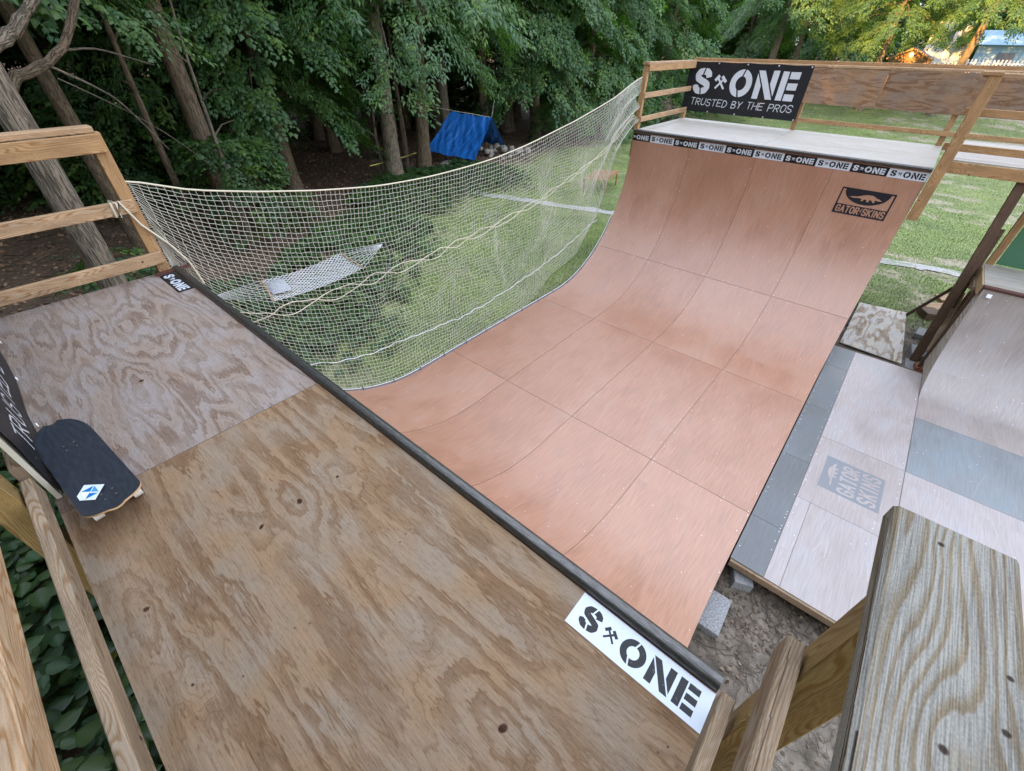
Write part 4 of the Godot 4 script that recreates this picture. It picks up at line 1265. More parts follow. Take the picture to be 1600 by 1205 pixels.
	for k in 26:
		var b := MB.new()
		var r := rng.randf_range(0.08, 0.2)
		var n := noise(200 + k, 3.0, 2)
		for j in 7:
			for i in 9:
				var th := PI * j / 6; var ph := TAU * i / 8
				var d := Vector3(sin(th) * cos(ph), cos(th) * 0.7, sin(th) * sin(ph))
				b.vert(d * r * (1.0 + 0.5 * n.get_noise_3d(d.x, d.y, d.z)), d, Vector2(ph, th))
		for j in 6:
			for i in 8:
				var q := j * 9 + i
				b.tri(q, q + 1, q + 10); b.tri(q, q + 10, q + 9)
		piece("stone", sp, b.mesh(), M.stone, Vector3(-10.5 + rng.randf_range(-1.0, 0.9), GY + rng.randf_range(0.02, 0.3), -16.3 + rng.randf_range(-1.4, 0.8)))
	hammock()
	slat_seat()
	far_buildings()

func hammock() -> void:
	var t := thing("rope_hammock", "white rope hammock with spreader bars hung low behind the net", "hammock", Vector3(-3.6, GY, -2.8))
	var y := 0.40
	var a := Vector3(-4.05, y + 0.03, -1.92); var b := Vector3(-3.11, y, -1.70)
	var c := Vector3(-3.10, y + 0.02, -3.58); var d := Vector3(-4.08, y + 0.05, -3.66)
	var tip := Vector3(-3.48, 0.60, -4.38); var tail := Vector3(-3.62, 0.62, -0.85)
	var mb := MB.new()
	var o := Vector3(-3.6, y, -2.8)
	var P := func(u: float, v: float) -> Vector3:
		return a.lerp(b, u).lerp(d.lerp(c, u), v) + Vector3(0, -0.06 * sin(PI * v) - 0.03 * sin(PI * u), 0) - o
	var nu := 22; var nv := 34
	var seg := func(p: Vector3, q: Vector3) -> void:
		mb.tube(PackedVector3Array([p, q]), PackedFloat32Array([0.0085, 0.0085]), 3)
	for v in nv:
		for u in nu:
			var s := 1.0 / nu
			var w := 1.0 / nv
			if (u + v) % 2 == 0:
				seg.call(P.call(u * s, v * w), P.call((u + 1) * s, (v + 1) * w))
			else:
				seg.call(P.call((u + 1) * s, v * w), P.call(u * s, (v + 1) * w))
	piece("woven_bed", t, mb.mesh(), M.rope_white, o)
	lumber("spreader_bar", t, a, b, 0.03, 0.03, M.pine_pale)
	lumber("spreader_bar", t, d, c, 0.03, 0.03, M.pine_pale)
	for e in 2:
		for k in 9:
			var u := k / 8.0
			rope("harness_cord", t, PackedVector3Array([(d.lerp(c, u) if e == 0 else a.lerp(b, u)), tip if e == 0 else tail]), 0.005, M.rope_white, 3)
	# tubular stand below
	rope("stand_tube", t, PackedVector3Array([tip + Vector3(0.02, 0.04, -0.02), tip + Vector3(0.0, -0.3, -0.14), Vector3(-3.5, GY + 0.30, -4.42), Vector3(-3.5, GY + 0.06, -4.1), Vector3(-3.55, GY + 0.05, -2.7), Vector3(-3.6, GY + 0.06, -1.3), Vector3(-3.6, GY + 0.30, -0.98), tail + Vector3(0, -0.3, 0.14), tail + Vector3(0, 0.04, 0.02)]), 0.015, M.stand, 8)
	for z in [-4.1, -1.3]:
		rope("stand_foot", t, PackedVector3Array([Vector3(-4.1, GY + 0.025, z), Vector3(-3.0, GY + 0.025, z)]), 0.015, M.stand, 8)
	var pm := MB.new()
	var pn := 14
	for sgn in [1.0, -1.0]:
		var k0 := pm.v.size()
		for j in pn + 1:
			for i in pn + 1:
				var u := 2.0 * i / pn - 1.0; var v := 2.0 * j / pn - 1.0
				var e := pow(maxf((1.0 - pow(absf(u), 2.5)) * (1.0 - pow(absf(v), 2.5)), 0.0), 0.6)
				pm.vert(Vector3(u * 0.30, sgn * 0.065 * e, v * 0.17), Vector3(u * 0.5, sgn * 1.0, v * 0.5).normalized())
		for j in pn:
			for i in pn:
				var k := k0 + j * (pn + 1) + i
				if sgn > 0:
					pm.tri(k, k + pn + 1, k + pn + 2); pm.tri(k, k + pn + 2, k + 1)
				else:
					pm.tri(k, k + pn + 2, k + pn + 1); pm.tri(k, k + 1, k + pn + 2)
	var q := piece("pillow", self, pm.mesh(), M.pillow, Vector3(-3.58, y + 0.03, -2.02))
	q.rotation.y = -0.2
	tag(q, "grey pillow lying at the head of the white hammock", "pillow")

func slat_seat() -> void:
	var t := thing("slatted_bench", "small low bench of pale wooden slats on the lawn beyond the net", "bench", Vector3(-4.0, GY, -14.5))
	var a := Vector3(-4.17, 0.15, -13.5); var b := Vector3(-4.57, 0.15, -15.06)
	var c := Vector3(-3.90, 0.15, -15.55); var d := Vector3(-3.52, 0.15, -13.88)
	lumber("side_rail", t, a, b, 0.05, 0.07, M.pine); lumber("side_rail", t, d, c, 0.05, 0.07, M.pine)
	for k in 9:
		var u := (k + 0.3) / 9.0
		lumber("slat", t, a.lerp(b, u) + Vector3(-0.03, 0.055, 0), d.lerp(c, u) + Vector3(0.03, 0.055, 0), 0.085, 0.022, M.pine_pale)
	for p in [a.lerp(b, 0.1), a.lerp(b, 0.9), d.lerp(c, 0.1), d.lerp(c, 0.9)]:
		lumber("leg", t, Vector3(p.x, GY, p.z), Vector3(p.x, 0.115, p.z), 0.05, 0.05, M.pine, Vector3.RIGHT)

func far_buildings() -> void:
	# shed
	var s := thing("garden_shed", "small tan wooden shed with grey gable roof beyond the far railing", "shed", Vector3(1.35, 1.1, -46))
	var w := 1.15; var y0 := 1.1; var y1 := 3.25; var yp := 3.80
	var z0 := -45.0; var z1 := -47.4
	var b := MB.new()
	var o := Vector3(1.35, 2.2, -46.2)
	var P := func(x: float, y: float, z: float) -> Vector3: return Vector3(1.35 + x, y, z) - o
	b.quad(P.call(-w, y0, z0), P.call(w, y0, z0), P.call(w, y1, z0), P.call(-w, y1, z0), Rect2(0, 0, 2.3, 2.2))
	b.quad(P.call(w, y0, z0), P.call(w, y0, z1), P.call(w, y1, z1), P.call(w, y1, z0), Rect2(0, 0, 2.3, 2.2))
	b.quad(P.call(-w, y0, z1), P.call(-w, y0, z0), P.call(-w, y1, z0), P.call(-w, y1, z1), Rect2(0, 0, 2.3, 2.2))
	b.quad(P.call(-w, y1, z0), P.call(w, y1, z0), P.call(0.0, yp - 0.02, z0), P.call(0.0, yp - 0.02, z0), Rect2(0, 0, 2.3, 0.6))
	piece("wall", s, b.mesh(), M.shed_wall, o)
	var r := MB.new()
	var ov := 0.15
	r.quad(P.call(-w - ov, y1 - 0.06, z0 + ov), P.call(0.0, yp, z0 + ov), P.call(0.0, yp, z1 - ov), P.call(-w - ov, y1 - 0.06, z1 - ov))
	r.quad(P.call(0.0, yp, z0 + ov), P.call(w + ov, y1 - 0.06, z0 + ov), P.call(w + ov, y1 - 0.06, z1 - ov), P.call(0.0, yp, z1 - ov))
	r.n = PackedVector3Array(Array(r.n).map(func(q): return q if q.y > 0 else -q))
	piece("roof", s, r.mesh(), M.shingle, o)
	lumber("barge_board", s, Vector3(1.35 - w - ov, y1 - 0.1, z0 + ov), Vector3(1.35, yp - 0.03, z0 + ov), 0.03, 0.12, M.pine_pale)
	lumber("barge_board", s, Vector3(1.35 + w + ov, y1 - 0.1, z0 + ov), Vector3(1.35, yp - 0.03, z0 + ov), 0.03, 0.12, M.pine_pale)
	var vent := CylinderMesh.new(); vent.top_radius = 0.14; vent.bottom_radius = 0.14; vent.height = 0.04; vent.radial_segments = 8
	var ve := MeshInstance3D.new(); ve.name = "vent"; ve.mesh = vent; ve.material_override = M.white_paint
	s.add_child(ve); ve.position = Vector3(1.35, 3.42, z0 + 0.02) - s.position; ve.rotation.x = PI / 2
	box_part("door", s, Vector3(0.75, y0, z0 + 0.003), Vector3(1.95, y0 + 1.85, z0 + 0.04), M.shed_wall)
	# blue house
	var h := thing("blue_house", "long pale blue house with shallow roof among the far trees", "house", Vector3(9.5, 1.0, -58))
	box_part("wall", h, Vector3(4.6, 1.0, -62), Vector3(16, 4.05, -56), M.siding)
	var hr := MB.new()
	var ho := Vector3(10, 4.2, -59)
	hr.quad(Vector3(4.2, 3.98, -55.6) - ho, Vector3(16.4, 3.98, -55.6) - ho, Vector3(16.4, 4.9, -59) - ho, Vector3(4.2, 4.9, -59) - ho)
	hr.quad(Vector3(4.2, 4.9, -59) - ho, Vector3(16.4, 4.9, -59) - ho, Vector3(16.4, 3.98, -62.4) - ho, Vector3(4.2, 3.98, -62.4) - ho)
	piece("roof", h, hr.mesh(), M.siding, ho)
	for x in [6.0, 8.6, 11.2]:
		box_part("window", h, Vector3(x, 2.4, -56.0), Vector3(x + 1.0, 3.5, -55.96), M.shingle)
	# white house
	var wh := thing("white_house", "white house wall glimpsed between trunks behind the shed", "house", Vector3(3.0, 1.0, -66))
	box_part("wall", wh, Vector3(0.6, 1.0, -70), Vector3(4.2, 5.6, -66), M.white_paint)
	box_part("window", wh, Vector3(1.6, 3.8, -66.0), Vector3(2.4, 4.9, -65.95), M.shingle)
	box_part("window", wh, Vector3(2.9, 3.8, -66.0), Vector3(3.6, 4.9, -65.95), M.shingle)
	# white picket fence
	var f := thing("picket_fence", "white picket fence between the shed and the blue house", "fence", Vector3(4.8, 1.2, -49))
	for y in [2.3, 3.0]:
		lumber("rail", f, Vector3(2.6, y, -49), Vector3(7.4, y, -49), 0.04, 0.09, M.white_paint)
	for k in 24:
		lumber("picket", f, Vector3(2.65 + 0.2 * k, 1.2, -48.96), Vector3(2.65 + 0.2 * k, 3.2, -48.96), 0.09, 0.025, M.white_paint, Vector3.FORWARD)

# ------------------------------------------------------------------ ground
var gn: FastNoiseLite
var gn2: FastNoiseLite
func gh(x: float, z: float) -> float:
	return GY + 0.025 * gn.get_noise_2d(x * 0.8, z * 0.8) + 1.45 * smoothstep(-36.0, -50.0, z)

func wood_edge(z: float) -> float:      # the lawn ends here
	return -9.4 + 0.9 * gn.get_noise_2d(3.0, z * 0.35) + (5.6 * smoothstep(-10.0, -1.0, z))

func ground_color(x: float, z: float) -> Color:
	var a := gn.get_noise_2d(x * 0.45, z * 0.45); var f := gn2.get_noise_2d(x * 2.2, z * 2.2)
	var lawn := Color(0.19, 0.235, 0.088).lerp(Color(0.25, 0.30, 0.10), clampf(0.5 + a, 0, 1))
	var dry := Color(0.42, 0.36, 0.26)
	var dl := smoothstep(0.05, 0.45, gn2.get_noise_2d(x * 0.30 + 40.0, z * 0.75) + 0.35 * f)
	if x > 2.0:
		dl = clampf(dl * 1.2 + 0.10, 0, 1)
	else:
		dl *= 0.3
	var c := lawn.lerp(dry, dl * 0.95)
	var dirt := Color(0.25, 0.21, 0.165).lerp(Color(0.13, 0.105, 0.08), clampf(0.5 + 1.4 * f + 0.5 * a, 0, 1))
	# bare earth round and under the ramps
	var under := (1.0 - smoothstep(6.3, 6.8, x)) * smoothstep(-0.6, 0.0, x) * (1.0 - smoothstep(2.0, 3.0, z)) * smoothstep(-9.6, -8.6, z + 0.5 * f)
	var rightd := smoothstep(4.3, 4.8, x) * (1.0 - smoothstep(9.0, 11.0, x)) * smoothstep(-10.7, -9.9, z + 0.8 * f) * (1.0 - smoothstep(3.0, 5.0, z))
	c = c.lerp(dirt, clampf(maxf(under, rightd), 0, 1))
	# woodland floor
	var soil := Color(0.13, 0.088, 0.060).lerp(Color(0.19, 0.125, 0.08), clampf(0.5 + 1.2 * f, 0, 1))
	var e := wood_edge(z)
	var wf := 1.0 - smoothstep(e - 0.8, e + 0.9, x + 0.8 * f)
	wf = maxf(wf, smoothstep(-0.4, 1.6, z + 0.6 * f) * (1.0 - smoothstep(-0.2, 0.4, x)))
	wf = maxf(wf, smoothstep(1.2, 1.8, z) * (1.0 - smoothstep(4.6, 5.6, x)))
	return c.lerp(soil, clampf(wf, 0, 1))

func axis(lo: float, hi: float, step: float, reach: float) -> PackedFloat32Array:
	var out := PackedFloat32Array()
	var far := PackedFloat32Array()
	var d := step
	var q := lo
	while q > -reach:
		d *= 1.18
		q -= d
		far.append(q)
	far.reverse()
	out.append_array(far)
	q = lo
	while q < hi:
		out.append(q)
		q += step
	d = step
	while q < reach:
		out.append(q)
		d *= 1.18
		q += d
	out.append(q)
	return out

func ground() -> void:
	var b := MB.new()
	b.colored = true
	var xs := axis(-14.0, 13.0, 0.22, 160.0); var zs := axis(-46.0, 5.0, 0.26, 170.0)
	for z in zs:
		for x in xs:
			b.vert(Vector3(x, gh(x, z), z), Vector3.UP, Vector2(x, z), ground_color(x, z))
	var nx := xs.size()
	for j in zs.size() - 1:
		for i in nx - 1:
			var k := j * nx + i
			b.tri(k, k + nx, k + nx + 1); b.tri(k, k + nx + 1, k + 1)
	structure("ground", b.mesh(), M.ground)
	# concrete walk across the yard
	var p := MB.new()
	var line := [Vector2(-7.6, -10.75), Vector2(-6.4, -11.05), Vector2(-4.3, -11.65), Vector2(-2.2, -12.25), Vector2(0.2, -12.75), Vector2(2.6, -13.2), Vector2(5.0, -13.62), Vector2(6.6, -13.95), Vector2(7.3, -14.1)]
	var ed := []
	for k in line.size() - 1:
		for j in 12:
			var c: Vector2 = (line[k] as Vector2).lerp(line[k + 1], j / 12.0)
			var s := ((line[k + 1] as Vector2) - (line[k] as Vector2)).normalized().orthogonal()
			var w0 := 0.20 + 0.11 * gn2.get_noise_2d(c.x * 1.7, 3.0) + 0.05 * gn2.get_noise_2d(c.x * 7.0, 9.0)
			var w1 := 0.20 + 0.11 * gn2.get_noise_2d(c.x * 1.7, 33.0) + 0.05 * gn2.get_noise_2d(c.x * 7.0, 39.0)
			ed.append([c - s * w0, c + s * w1, c.x])
	for k in ed.size() - 1:
		var Y := func(q: Vector2) -> Vector3: return Vector3(q.x, gh(q.x, q.y) + 0.028, q.y)
		var q0: Vector3 = Y.call(ed[k][0]); var q1: Vector3 = Y.call(ed[k + 1][0]); var q2: Vector3 = Y.call(ed[k + 1][1]); var q3: Vector3 = Y.call(ed[k][1])
		var r := Rect2(ed[k][2], 0, ed[k + 1][2] - ed[k][2], 0.5)
		if (q1 - q0).cross(q3 - q0).y < 0:
			p.quad(q3, q2, q1, q0, r)
		else:
			p.quad(q0, q1, q2, q3, r)
	structure("path", p.mesh(), M.path)

# ------------------------------------------------------------------ foliage
var sprays := []       # leaf sprays: twig along +x, leaves face +y

func leaf_verts(at: Vector3, dir: Vector3, up: Vector3, s: float, v: PackedVector3Array, n: PackedVector3Array, idx: PackedInt32Array, wd := 1.0) -> void:
	var side := dir.cross(up).normalized()
	up = side.cross(dir).normalized()
	var k := v.size()
	v.append(at)
	v.append(at + (dir * 0.30 + side * 0.46 * wd - up * 0.06) * s)
	v.append(at + (dir * 0.62 + side * 0.24 * wd - up * 0.04) * s)
	v.append(at + (dir * 1.0 - up * 0.14) * s)
	v.append(at + (dir * 0.62 - side * 0.24 * wd - up * 0.04) * s)
	v.append(at + (dir * 0.30 - side * 0.46 * wd - up * 0.06) * s)
	v.append(at + (dir * 0.42 + up * 0.05) * s)
	for q in [up, (up + side * 0.5).normalized(), (up + side * 0.4).normalized(), (up + dir * 0.4).normalized(), (up - side * 0.4).normalized(), (up - side * 0.5).normalized(), up]:
		n.append(q)
	for q in [[0, 1], [1, 2], [2, 3], [3, 4], [4, 5], [5, 0]]:
		idx.append(k + q[0]); idx.append(k + 6); idx.append(k + q[1])

func make_sprays() -> void:
	for k in 10:
		var slim := k >= 6
		var v := PackedVector3Array(); var n := PackedVector3Array(); var idx := PackedInt32Array()
		var count := 18 if slim else 13
		for j in count:
			var t := (j + 0.5) / count
			var sd := 1.0 if j % 2 else -1.0
			var at := Vector3(t * 0.52, -0.10 * t * t, sd * 0.05) + Vector3(rng.randf_range(-0.04, 0.04), rng.randf_range(-0.05, 0.05), rng.randf_range(-0.05, 0.05))
			var dir := Vector3(0.7, -0.45, sd * rng.randf_range(0.3, 1.0)).normalized() if j < count - 1 else Vector3(1, -0.5, 0).normalized()
			var up := (Vector3(0.35, 1, sd * 0.2) + Vector3(rng.randf_range(-0.4, 0.4), 0, rng.randf_range(-0.4, 0.4))).normalized()
			leaf_verts(at, dir, up, rng.randf_range(0.06, 0.14) * (1.05 if slim else 1.0), v, n, idx, 0.5 if slim else 1.0)
		sprays.append([v, n, idx])

var slim_leaves := false
func add_spray(b: MB, t: Transform3D, col: Color) -> void:
	var s: Array = sprays[6 + rng.randi() % 4] if slim_leaves else sprays[rng.randi() % 6]
	var k := b.v.size()
	b.v.append_array(t * (s[0] as PackedVector3Array))
	b.n.append_array(Transform3D(t.basis.orthonormalized(), Vector3.ZERO) * (s[1] as PackedVector3Array))
	var cnt := (s[0] as PackedVector3Array).size()
	var cs := PackedColorArray(); cs.resize(cnt)
	for j in range(0, cnt, 7):
		var f := rng.randf_range(0.78, 1.25)
		var c := Color(col.r * f, col.g * f, col.b * f)
		for e in 7:
			cs[j + e] = c
	b.c.append_array(cs)
	var ii: PackedInt32Array = (s[2] as PackedInt32Array).duplicate()
	for j in ii.size():
		ii[j] += k
	b.i.append_array(ii)

const GREENS := [[0.074, 0.150, 0.050], [0.092, 0.178, 0.050], [0.066, 0.142, 0.062], [0.115, 0.195, 0.046], [0.082, 0.160, 0.066]]
func spray_at(b: MB, p: Vector3, fwd: Vector3, up: Vector3, sc: float, tone: float) -> void:
	var x := fwd.normalized()
	var z := x.cross(up).normalized()
	var y := z.cross(x).normalized()
	var g: Array = GREENS[rng.randi() % 5]
	add_spray(b, Transform3D(Basis(x, y, z) * sc, p), Color(g[0] * tone, g[1] * tone, g[2] * tone))

# [trunk mesh, crown mesh]; the tree stands at its origin
func tree_variant(h0: float, h1: float, rad: float, boughs: int, per: int, trunk_r: float, droop: float, tone := 1.0, top := 0.7) -> Array:
	var b := MB.new(); b.colored = true
	var t := MB.new()
	var pts := PackedVector3Array(); var rr := PackedFloat32Array()
	var wx := rng.randf_range(-0.3, 0.3); var wz := rng.randf_range(-0.3, 0.3)
	for k in 13:
		var f := k / 12.0
		pts.append(Vector3(wx * sin(f * 3.0), -0.3 + (h1 - 0.5) * f, wz * sin(f * 2.4 + 0.3)))
		rr.append(trunk_r * (1.0 - 0.85 * f) + trunk_r * 0.45 * exp(-f * 30.0))
	t.tube(pts, rr, 14, Color.WHITE, false, 1.0, 0.5)
	for k in boughs:
		var f := pow((k + rng.randf()) / boughs, 1.25)
		var hs := lerpf(h0, h1 * 0.93, f)
		var r := rad * lerpf(1.0, 0.30, pow(f, 1.3)) * rng.randf_range(0.75, 1.15)
		var a := k * 2.39996 + rng.randf_range(-0.3, 0.3)
		var dir := Vector3(cos(a), 0, sin(a)); var side := Vector3(-sin(a), 0, cos(a))
		var rise := lerpf(0.25, 0.9, f)
		var dr := droop * lerpf(1.0, 0.35, f)
		var fi := clampf((hs + 0.3) / (h1 - 0.5), 0, 1)
		var o := Vector3(wx * sin(fi * 3.0), hs, wz * sin(fi * 2.4 + 0.3))
		var P := func(s: float) -> Vector3: return o + dir * r * s + Vector3.UP * r * (rise * s - dr * s * s)
		var bp := PackedVector3Array(); var br := PackedFloat32Array()
		for j in 5:
			bp.append(P.call(j * 0.22)); br.append(trunk_r * 0.22 * (1.0 - 0.2 * j))
		t.tube(bp, br, 5, Color.WHITE, false, 0.3, 0.5)
		var dense := per if hs < 7.0 else int(per * top)
		for j in dense:
			var s := 0.22 + 0.85 * sqrt(rng.randf())
			var lat := rng.randf_range(-1, 1) * (0.25 + 0.45 * s) * r * 0.42
			var p: Vector3 = P.call(s) + side * lat + Vector3.UP * (-absf(lat) * 0.28 + rng.randf_range(-0.35, 0.25))
			var fwd := dir * 0.9 + side * signf(lat) * rng.randf_range(0.1, 0.9) + Vector3.DOWN * rng.randf_range(0.1, 0.7)
			var up := Vector3.UP + dir * 0.55 + Vector3(rng.randf_range(-0.4, 0.4), 0, rng.randf_range(-0.4, 0.4))
			spray_at(b, p, fwd, up, rng.randf_range(0.85, 1.35) * (1.0 if hs < 7.5 else 1.45), tone)
	return [t.mesh(), b.mesh()]

func shrub_mesh(r: float, h: float, count: int, tone: float) -> ArrayMesh:
	var b := MB.new(); b.colored = true
	for k in count:
		var a := rng.randf() * TAU; var y := pow(rng.randf(), 0.7)
		var q := r * sqrt(1.0 - y * y * 0.75) * (0.45 + 0.55 * rng.randf())
		var d := Vector3(cos(a), 0, sin(a))
		spray_at(b, d * q + Vector3(0, 0.1 + h * y, 0), d + Vector3(0, rng.randf_range(-0.5, 0.3), 0), Vector3.UP + d * 0.5, rng.randf_range(0.6, 1.0), tone)
	return b.mesh()

func tree(called: String, label: String, v: Array, at: Vector3, sc: float, turn: float, bark: String, group := "") -> Node3D:
	var t := thing(called, label, "tree", Vector3(at.x, gh(at.x, at.z), at.z), group)
	t.rotation.y = turn
	var a := MeshInstance3D.new(); a.name = "trunk"; a.mesh = v[0]; a.material_override = M[bark]
	t.add_child(a)
	var c := MeshInstance3D.new(); c.name = "crown"; c.mesh = v[1]; c.material_override = M.leaf
	t.add_child(c)
	a.scale = Vector3.ONE * sc; c.scale = Vector3.ONE * sc
	return t

func thin_trunk(called: String, label: String, x: float, z: float, h: float, r: float, lean: Vector3, bark: String, group := "") -> void:
	var b := MB.new()
	var pts := PackedVector3Array(); var rr := PackedFloat32Array()
	for k in 9:
		var f := k / 8.0
		pts.append(lean * f + Vector3(0.05 * sin(f * 7.0 + x), h * f - 0.1, 0.05 * cos(f * 5.0 + z)))
		rr.append(r * (1.0 - 0.7 * f))
	b.tube(pts, rr, 8, Color.WHITE, false, 0.5, 0.5)
	for k in 4:
		var f := 0.35 + 0.15 * k
		var o := pts[int(f * 8)]
		var a := rng.randf() * TAU
		b.tube(PackedVector3Array([o, o + Vector3(cos(a) * 0.3, 0.2, sin(a) * 0.3), o + Vector3(cos(a) * 0.7, 0.25, sin(a) * 0.7)]), PackedFloat32Array([r * 0.4, r * 0.25, 0.004]), 5)
	var t := thing(called, label, "tree", Vector3(x, gh(x, z), z), group)
	piece("trunk", t, b.mesh(), M[bark], t.position)
	var c := shrub_mesh(0.9, 0.9, 26, 0.9)
	piece("crown", t, c, M.leaf, t.position + lean + Vector3(0, h - 0.7, 0))

func bent_branch(parent: Node3D, called: String, pts: Array, r0: float, r1: float, bark: String) -> void:
	var p := PackedVector3Array(); var r := PackedFloat32Array()
	var o: Vector3 = pts[0]
	var n := pts.size()
	for k in (n - 1) * 4 + 1:
		var f := k / 4.0
		var i := mini(int(f), n - 2)
		var w := f - i
		var q: Vector3 = (pts[i] as Vector3).cubic_interpolate(pts[i + 1], pts[maxi(i - 1, 0)], pts[mini(i + 2, n - 1)], w)
		p.append(q - o + Vector3(rng.randf_range(-1, 1), rng.randf_range(-1, 1), rng.randf_range(-1, 1)) * r0 * 0.12)
		r.append(lerpf(r0, r1, float(k) / ((n - 1) * 4)) * rng.randf_range(0.88, 1.14))
	var b := MB.new()
	b.tube(p, r, 9, Color.WHITE, true, 0.4, 1.2)
	piece(called, parent, b.mesh(), M[bark], o)

func woods() -> void:
	make_sprays()
	var V := []
	V.append(tree_variant(3.1, 13.0, 3.2, 40, 88, 0.26, 0.80, 1.08, 0.22))
	slim_leaves = true
	V.append(tree_variant(5.0, 15.0, 3.4, 40, 84, 0.30, 0.80, 1.15, 0.25))
	slim_leaves = false
	V.append(tree_variant(1.9, 12.0, 3.0, 38, 88, 0.20, 0.70, 1.3, 0.22))
	V.append(tree_variant(5.2, 16.0, 3.7, 40, 78, 0.28, 0.60, 0.95))
	slim_leaves = true
	V.append(tree_variant(4.6, 14.0, 3.3, 36, 76, 0.22, 0.60, 1.2))
	slim_leaves = false
	V.append(tree_variant(7.0, 16.0, 3.2, 26, 70, 0.26, 0.45))
	# the big trunk right behind the near deck, with its dead limbs
	var big := thing("maple_tree", "thick grey trunk with ridged bark rising just behind the near deck's railing", "tree", Vector3(-1.85, gh(-1.85, 0.30), 0.30))
	var b := MB.new()
	var pts := PackedVector3Array(); var rr := PackedFloat32Array()
	for k in 17:
		var f := k / 16.0
		pts.append(Vector3(0.06 * sin(f * 6.0), 10.0 * f - 0.3, 0.05 * cos(f * 5.0)))
		rr.append(0.145 - 0.06 * f + 0.08 * exp(-f * 14.0))
	b.tube(pts, rr, 24, Color.WHITE, false, 1.0, 0.5)
	piece("trunk", big, b.mesh(), M.bark_grey, big.position)
	var cr := MB.new(); cr.colored = true
	for k in 700:
		var d := Vector3(rng.randfn(), rng.randfn() * 0.6, rng.randfn()).normalized() * (0.6 + 0.4 * rng.randf())
		spray_at(cr, Vector3(-0.9, 9.6, 0.3) + d * Vector3(2.4, 1.9, 2.4), d + Vector3(0, -0.3, 0), Vector3.UP + d * 0.4, 1.3, 1.0)
	piece("crown", big, cr.mesh(), M.leaf, big.position)
	bent_branch(big, "dead_limb", [Vector3(-1.85, 3.55, 0.35), Vector3(-2.0, 3.80, 0.12), Vector3(-2.0, 3.86, -0.05), Vector3(-2.0, 4.04, -0.36), Vector3(-2.0, 4.5, -0.70), Vector3(-2.05, 5.2, -0.95)], 0.052, 0.03, "bark")
	bent_branch(big, "dead_limb", [Vector3(-1.9, 3.95, 0.30), Vector3(-2.0, 4.10, 0.02), Vector3(-2.0, 4.22, -0.16), Vector3(-2.0, 4.5, -0.42), Vector3(-2.0, 5.0, -0.6)], 0.06, 0.03, "bark_grey")
	bent_branch(big, "twig", [Vector3(-2.0, 3.92, -0.15), Vector3(-2.0, 3.72, -0.45), Vector3(-2.0, 3.55, -0.62), Vector3(-2.0, 3.1, -0.85)], 0.012, 0.005, "bark_grey")
	bent_branch(big, "twig", [Vector3(-2.0, 4.0, -0.25), Vector3(-2.0, 4.02, -0.6), Vector3(-2.0, 3.93, -0.9), Vector3(-2.0, 3.88, -1.05)], 0.010, 0.004, "bark_grey")
	bent_branch(big, "twig", [Vector3(-2.0, 3.80, -0.2), Vector3(-2.02, 3.5, -0.62), Vector3(-2.05, 3.2, -0.95), Vector3(-2.1, 2.85, -1.25)], 0.006, 0.003, "bark_grey")
	# trees at the edge of the woods that can be told apart
	var front := [
		["dark trunk seen through the near left railing", -8.4, -1.15, 5, 0.72, "bark"],
		["tall straight tree behind the leafy bush at far left", -9.6, -3.5, 5, 1.0, "bark"],
		["leafy maple hanging over the dirt left of the blue tarp", -11.2, -6.3, 0, 0.9, "bark"],
		["maple with pale trunk beside the yellow strap", -10.6, -9.95, 1, 1.0, "bark_grey"],
		["thick trunked tree just left of the blue tarp", -10.75, -11.6, 4, 1.25, "bark"],
		["tree standing right behind the blue tarp's ridge", -12.4, -17.2, 4, 1.15, "bark"],
		["bushy tree right of the blue tarp", -11.4, -20.0, 0, 1.1, "bark"],
		["rounded pale green tree at the bend of the woods", -10.8, -24.0, 2, 1.05, "bark"],
		["leafy tree whose crown meets the net's far post", -11.6, -28.0, 1, 1.0, "bark"],
		["leafy tree left of the far deck's corner post", -10.4, -32.0, 2, 1.1, "bark"]]
	for k in front.size():
		var f: Array = front[k]
		tree("edge_tree", f[0], V[f[3]], Vector3(f[1], 0, f[2]), f[4], k * 1.7 + 0.4, f[5], "trees along the edge of the woods")
	thin_trunk("sapling", "slender dark pole of a tree left of the tall straight tree", -9.3, -2.5, 7.0, 0.10, Vector3(0, 0, -0.1), "bark", "slim trunks at the edge of the woods")
	thin_trunk("sapling", "thin bare leaning stem in front of the leafy bush", -7.9, -3.2, 5.4, 0.06, Vector3(-0.1, 0, -0.3), "bark_grey", "slim trunks at the edge of the woods")
	thin_trunk("sapling", "short pale stem right beside the maple with pale trunk", -10.9, -9.75, 2.6, 0.10, Vector3(0.05, 0, 0.1), "bark_grey", "slim trunks at the edge of the woods")
	thin_trunk("sapling", "thin stem standing between the two trunks left of the tarp", -11.9, -11.6, 5.0, 0.14, Vector3.ZERO, "bark", "slim trunks at the edge of the woods")
	# deeper woods
	for i in 9:
		for j in 15:
			var x := -14.0 - 3.4 * i + rng.randf_range(-1.1, 1.1)
			var z := 16.0 - 3.5 * j + rng.randf_range(-1.2, 1.2)
			if (i > 3 and j > 13) or (i > 6 and j > 9):
				continue
			tree("woodland_tree", "tree standing deep in the shaded woods behind the edge trees", V[5 if i < 1 and z > -5.0 else [1, 3, 4][(i + j * 2 + rng.randi() % 2) % 3]], Vector3(x, 0, z), rng.randf_range(0.9, 1.25), rng.randf() * TAU, "bark" if rng.randf() < 0.7 else "bark_grey", "trees deep in the woods")
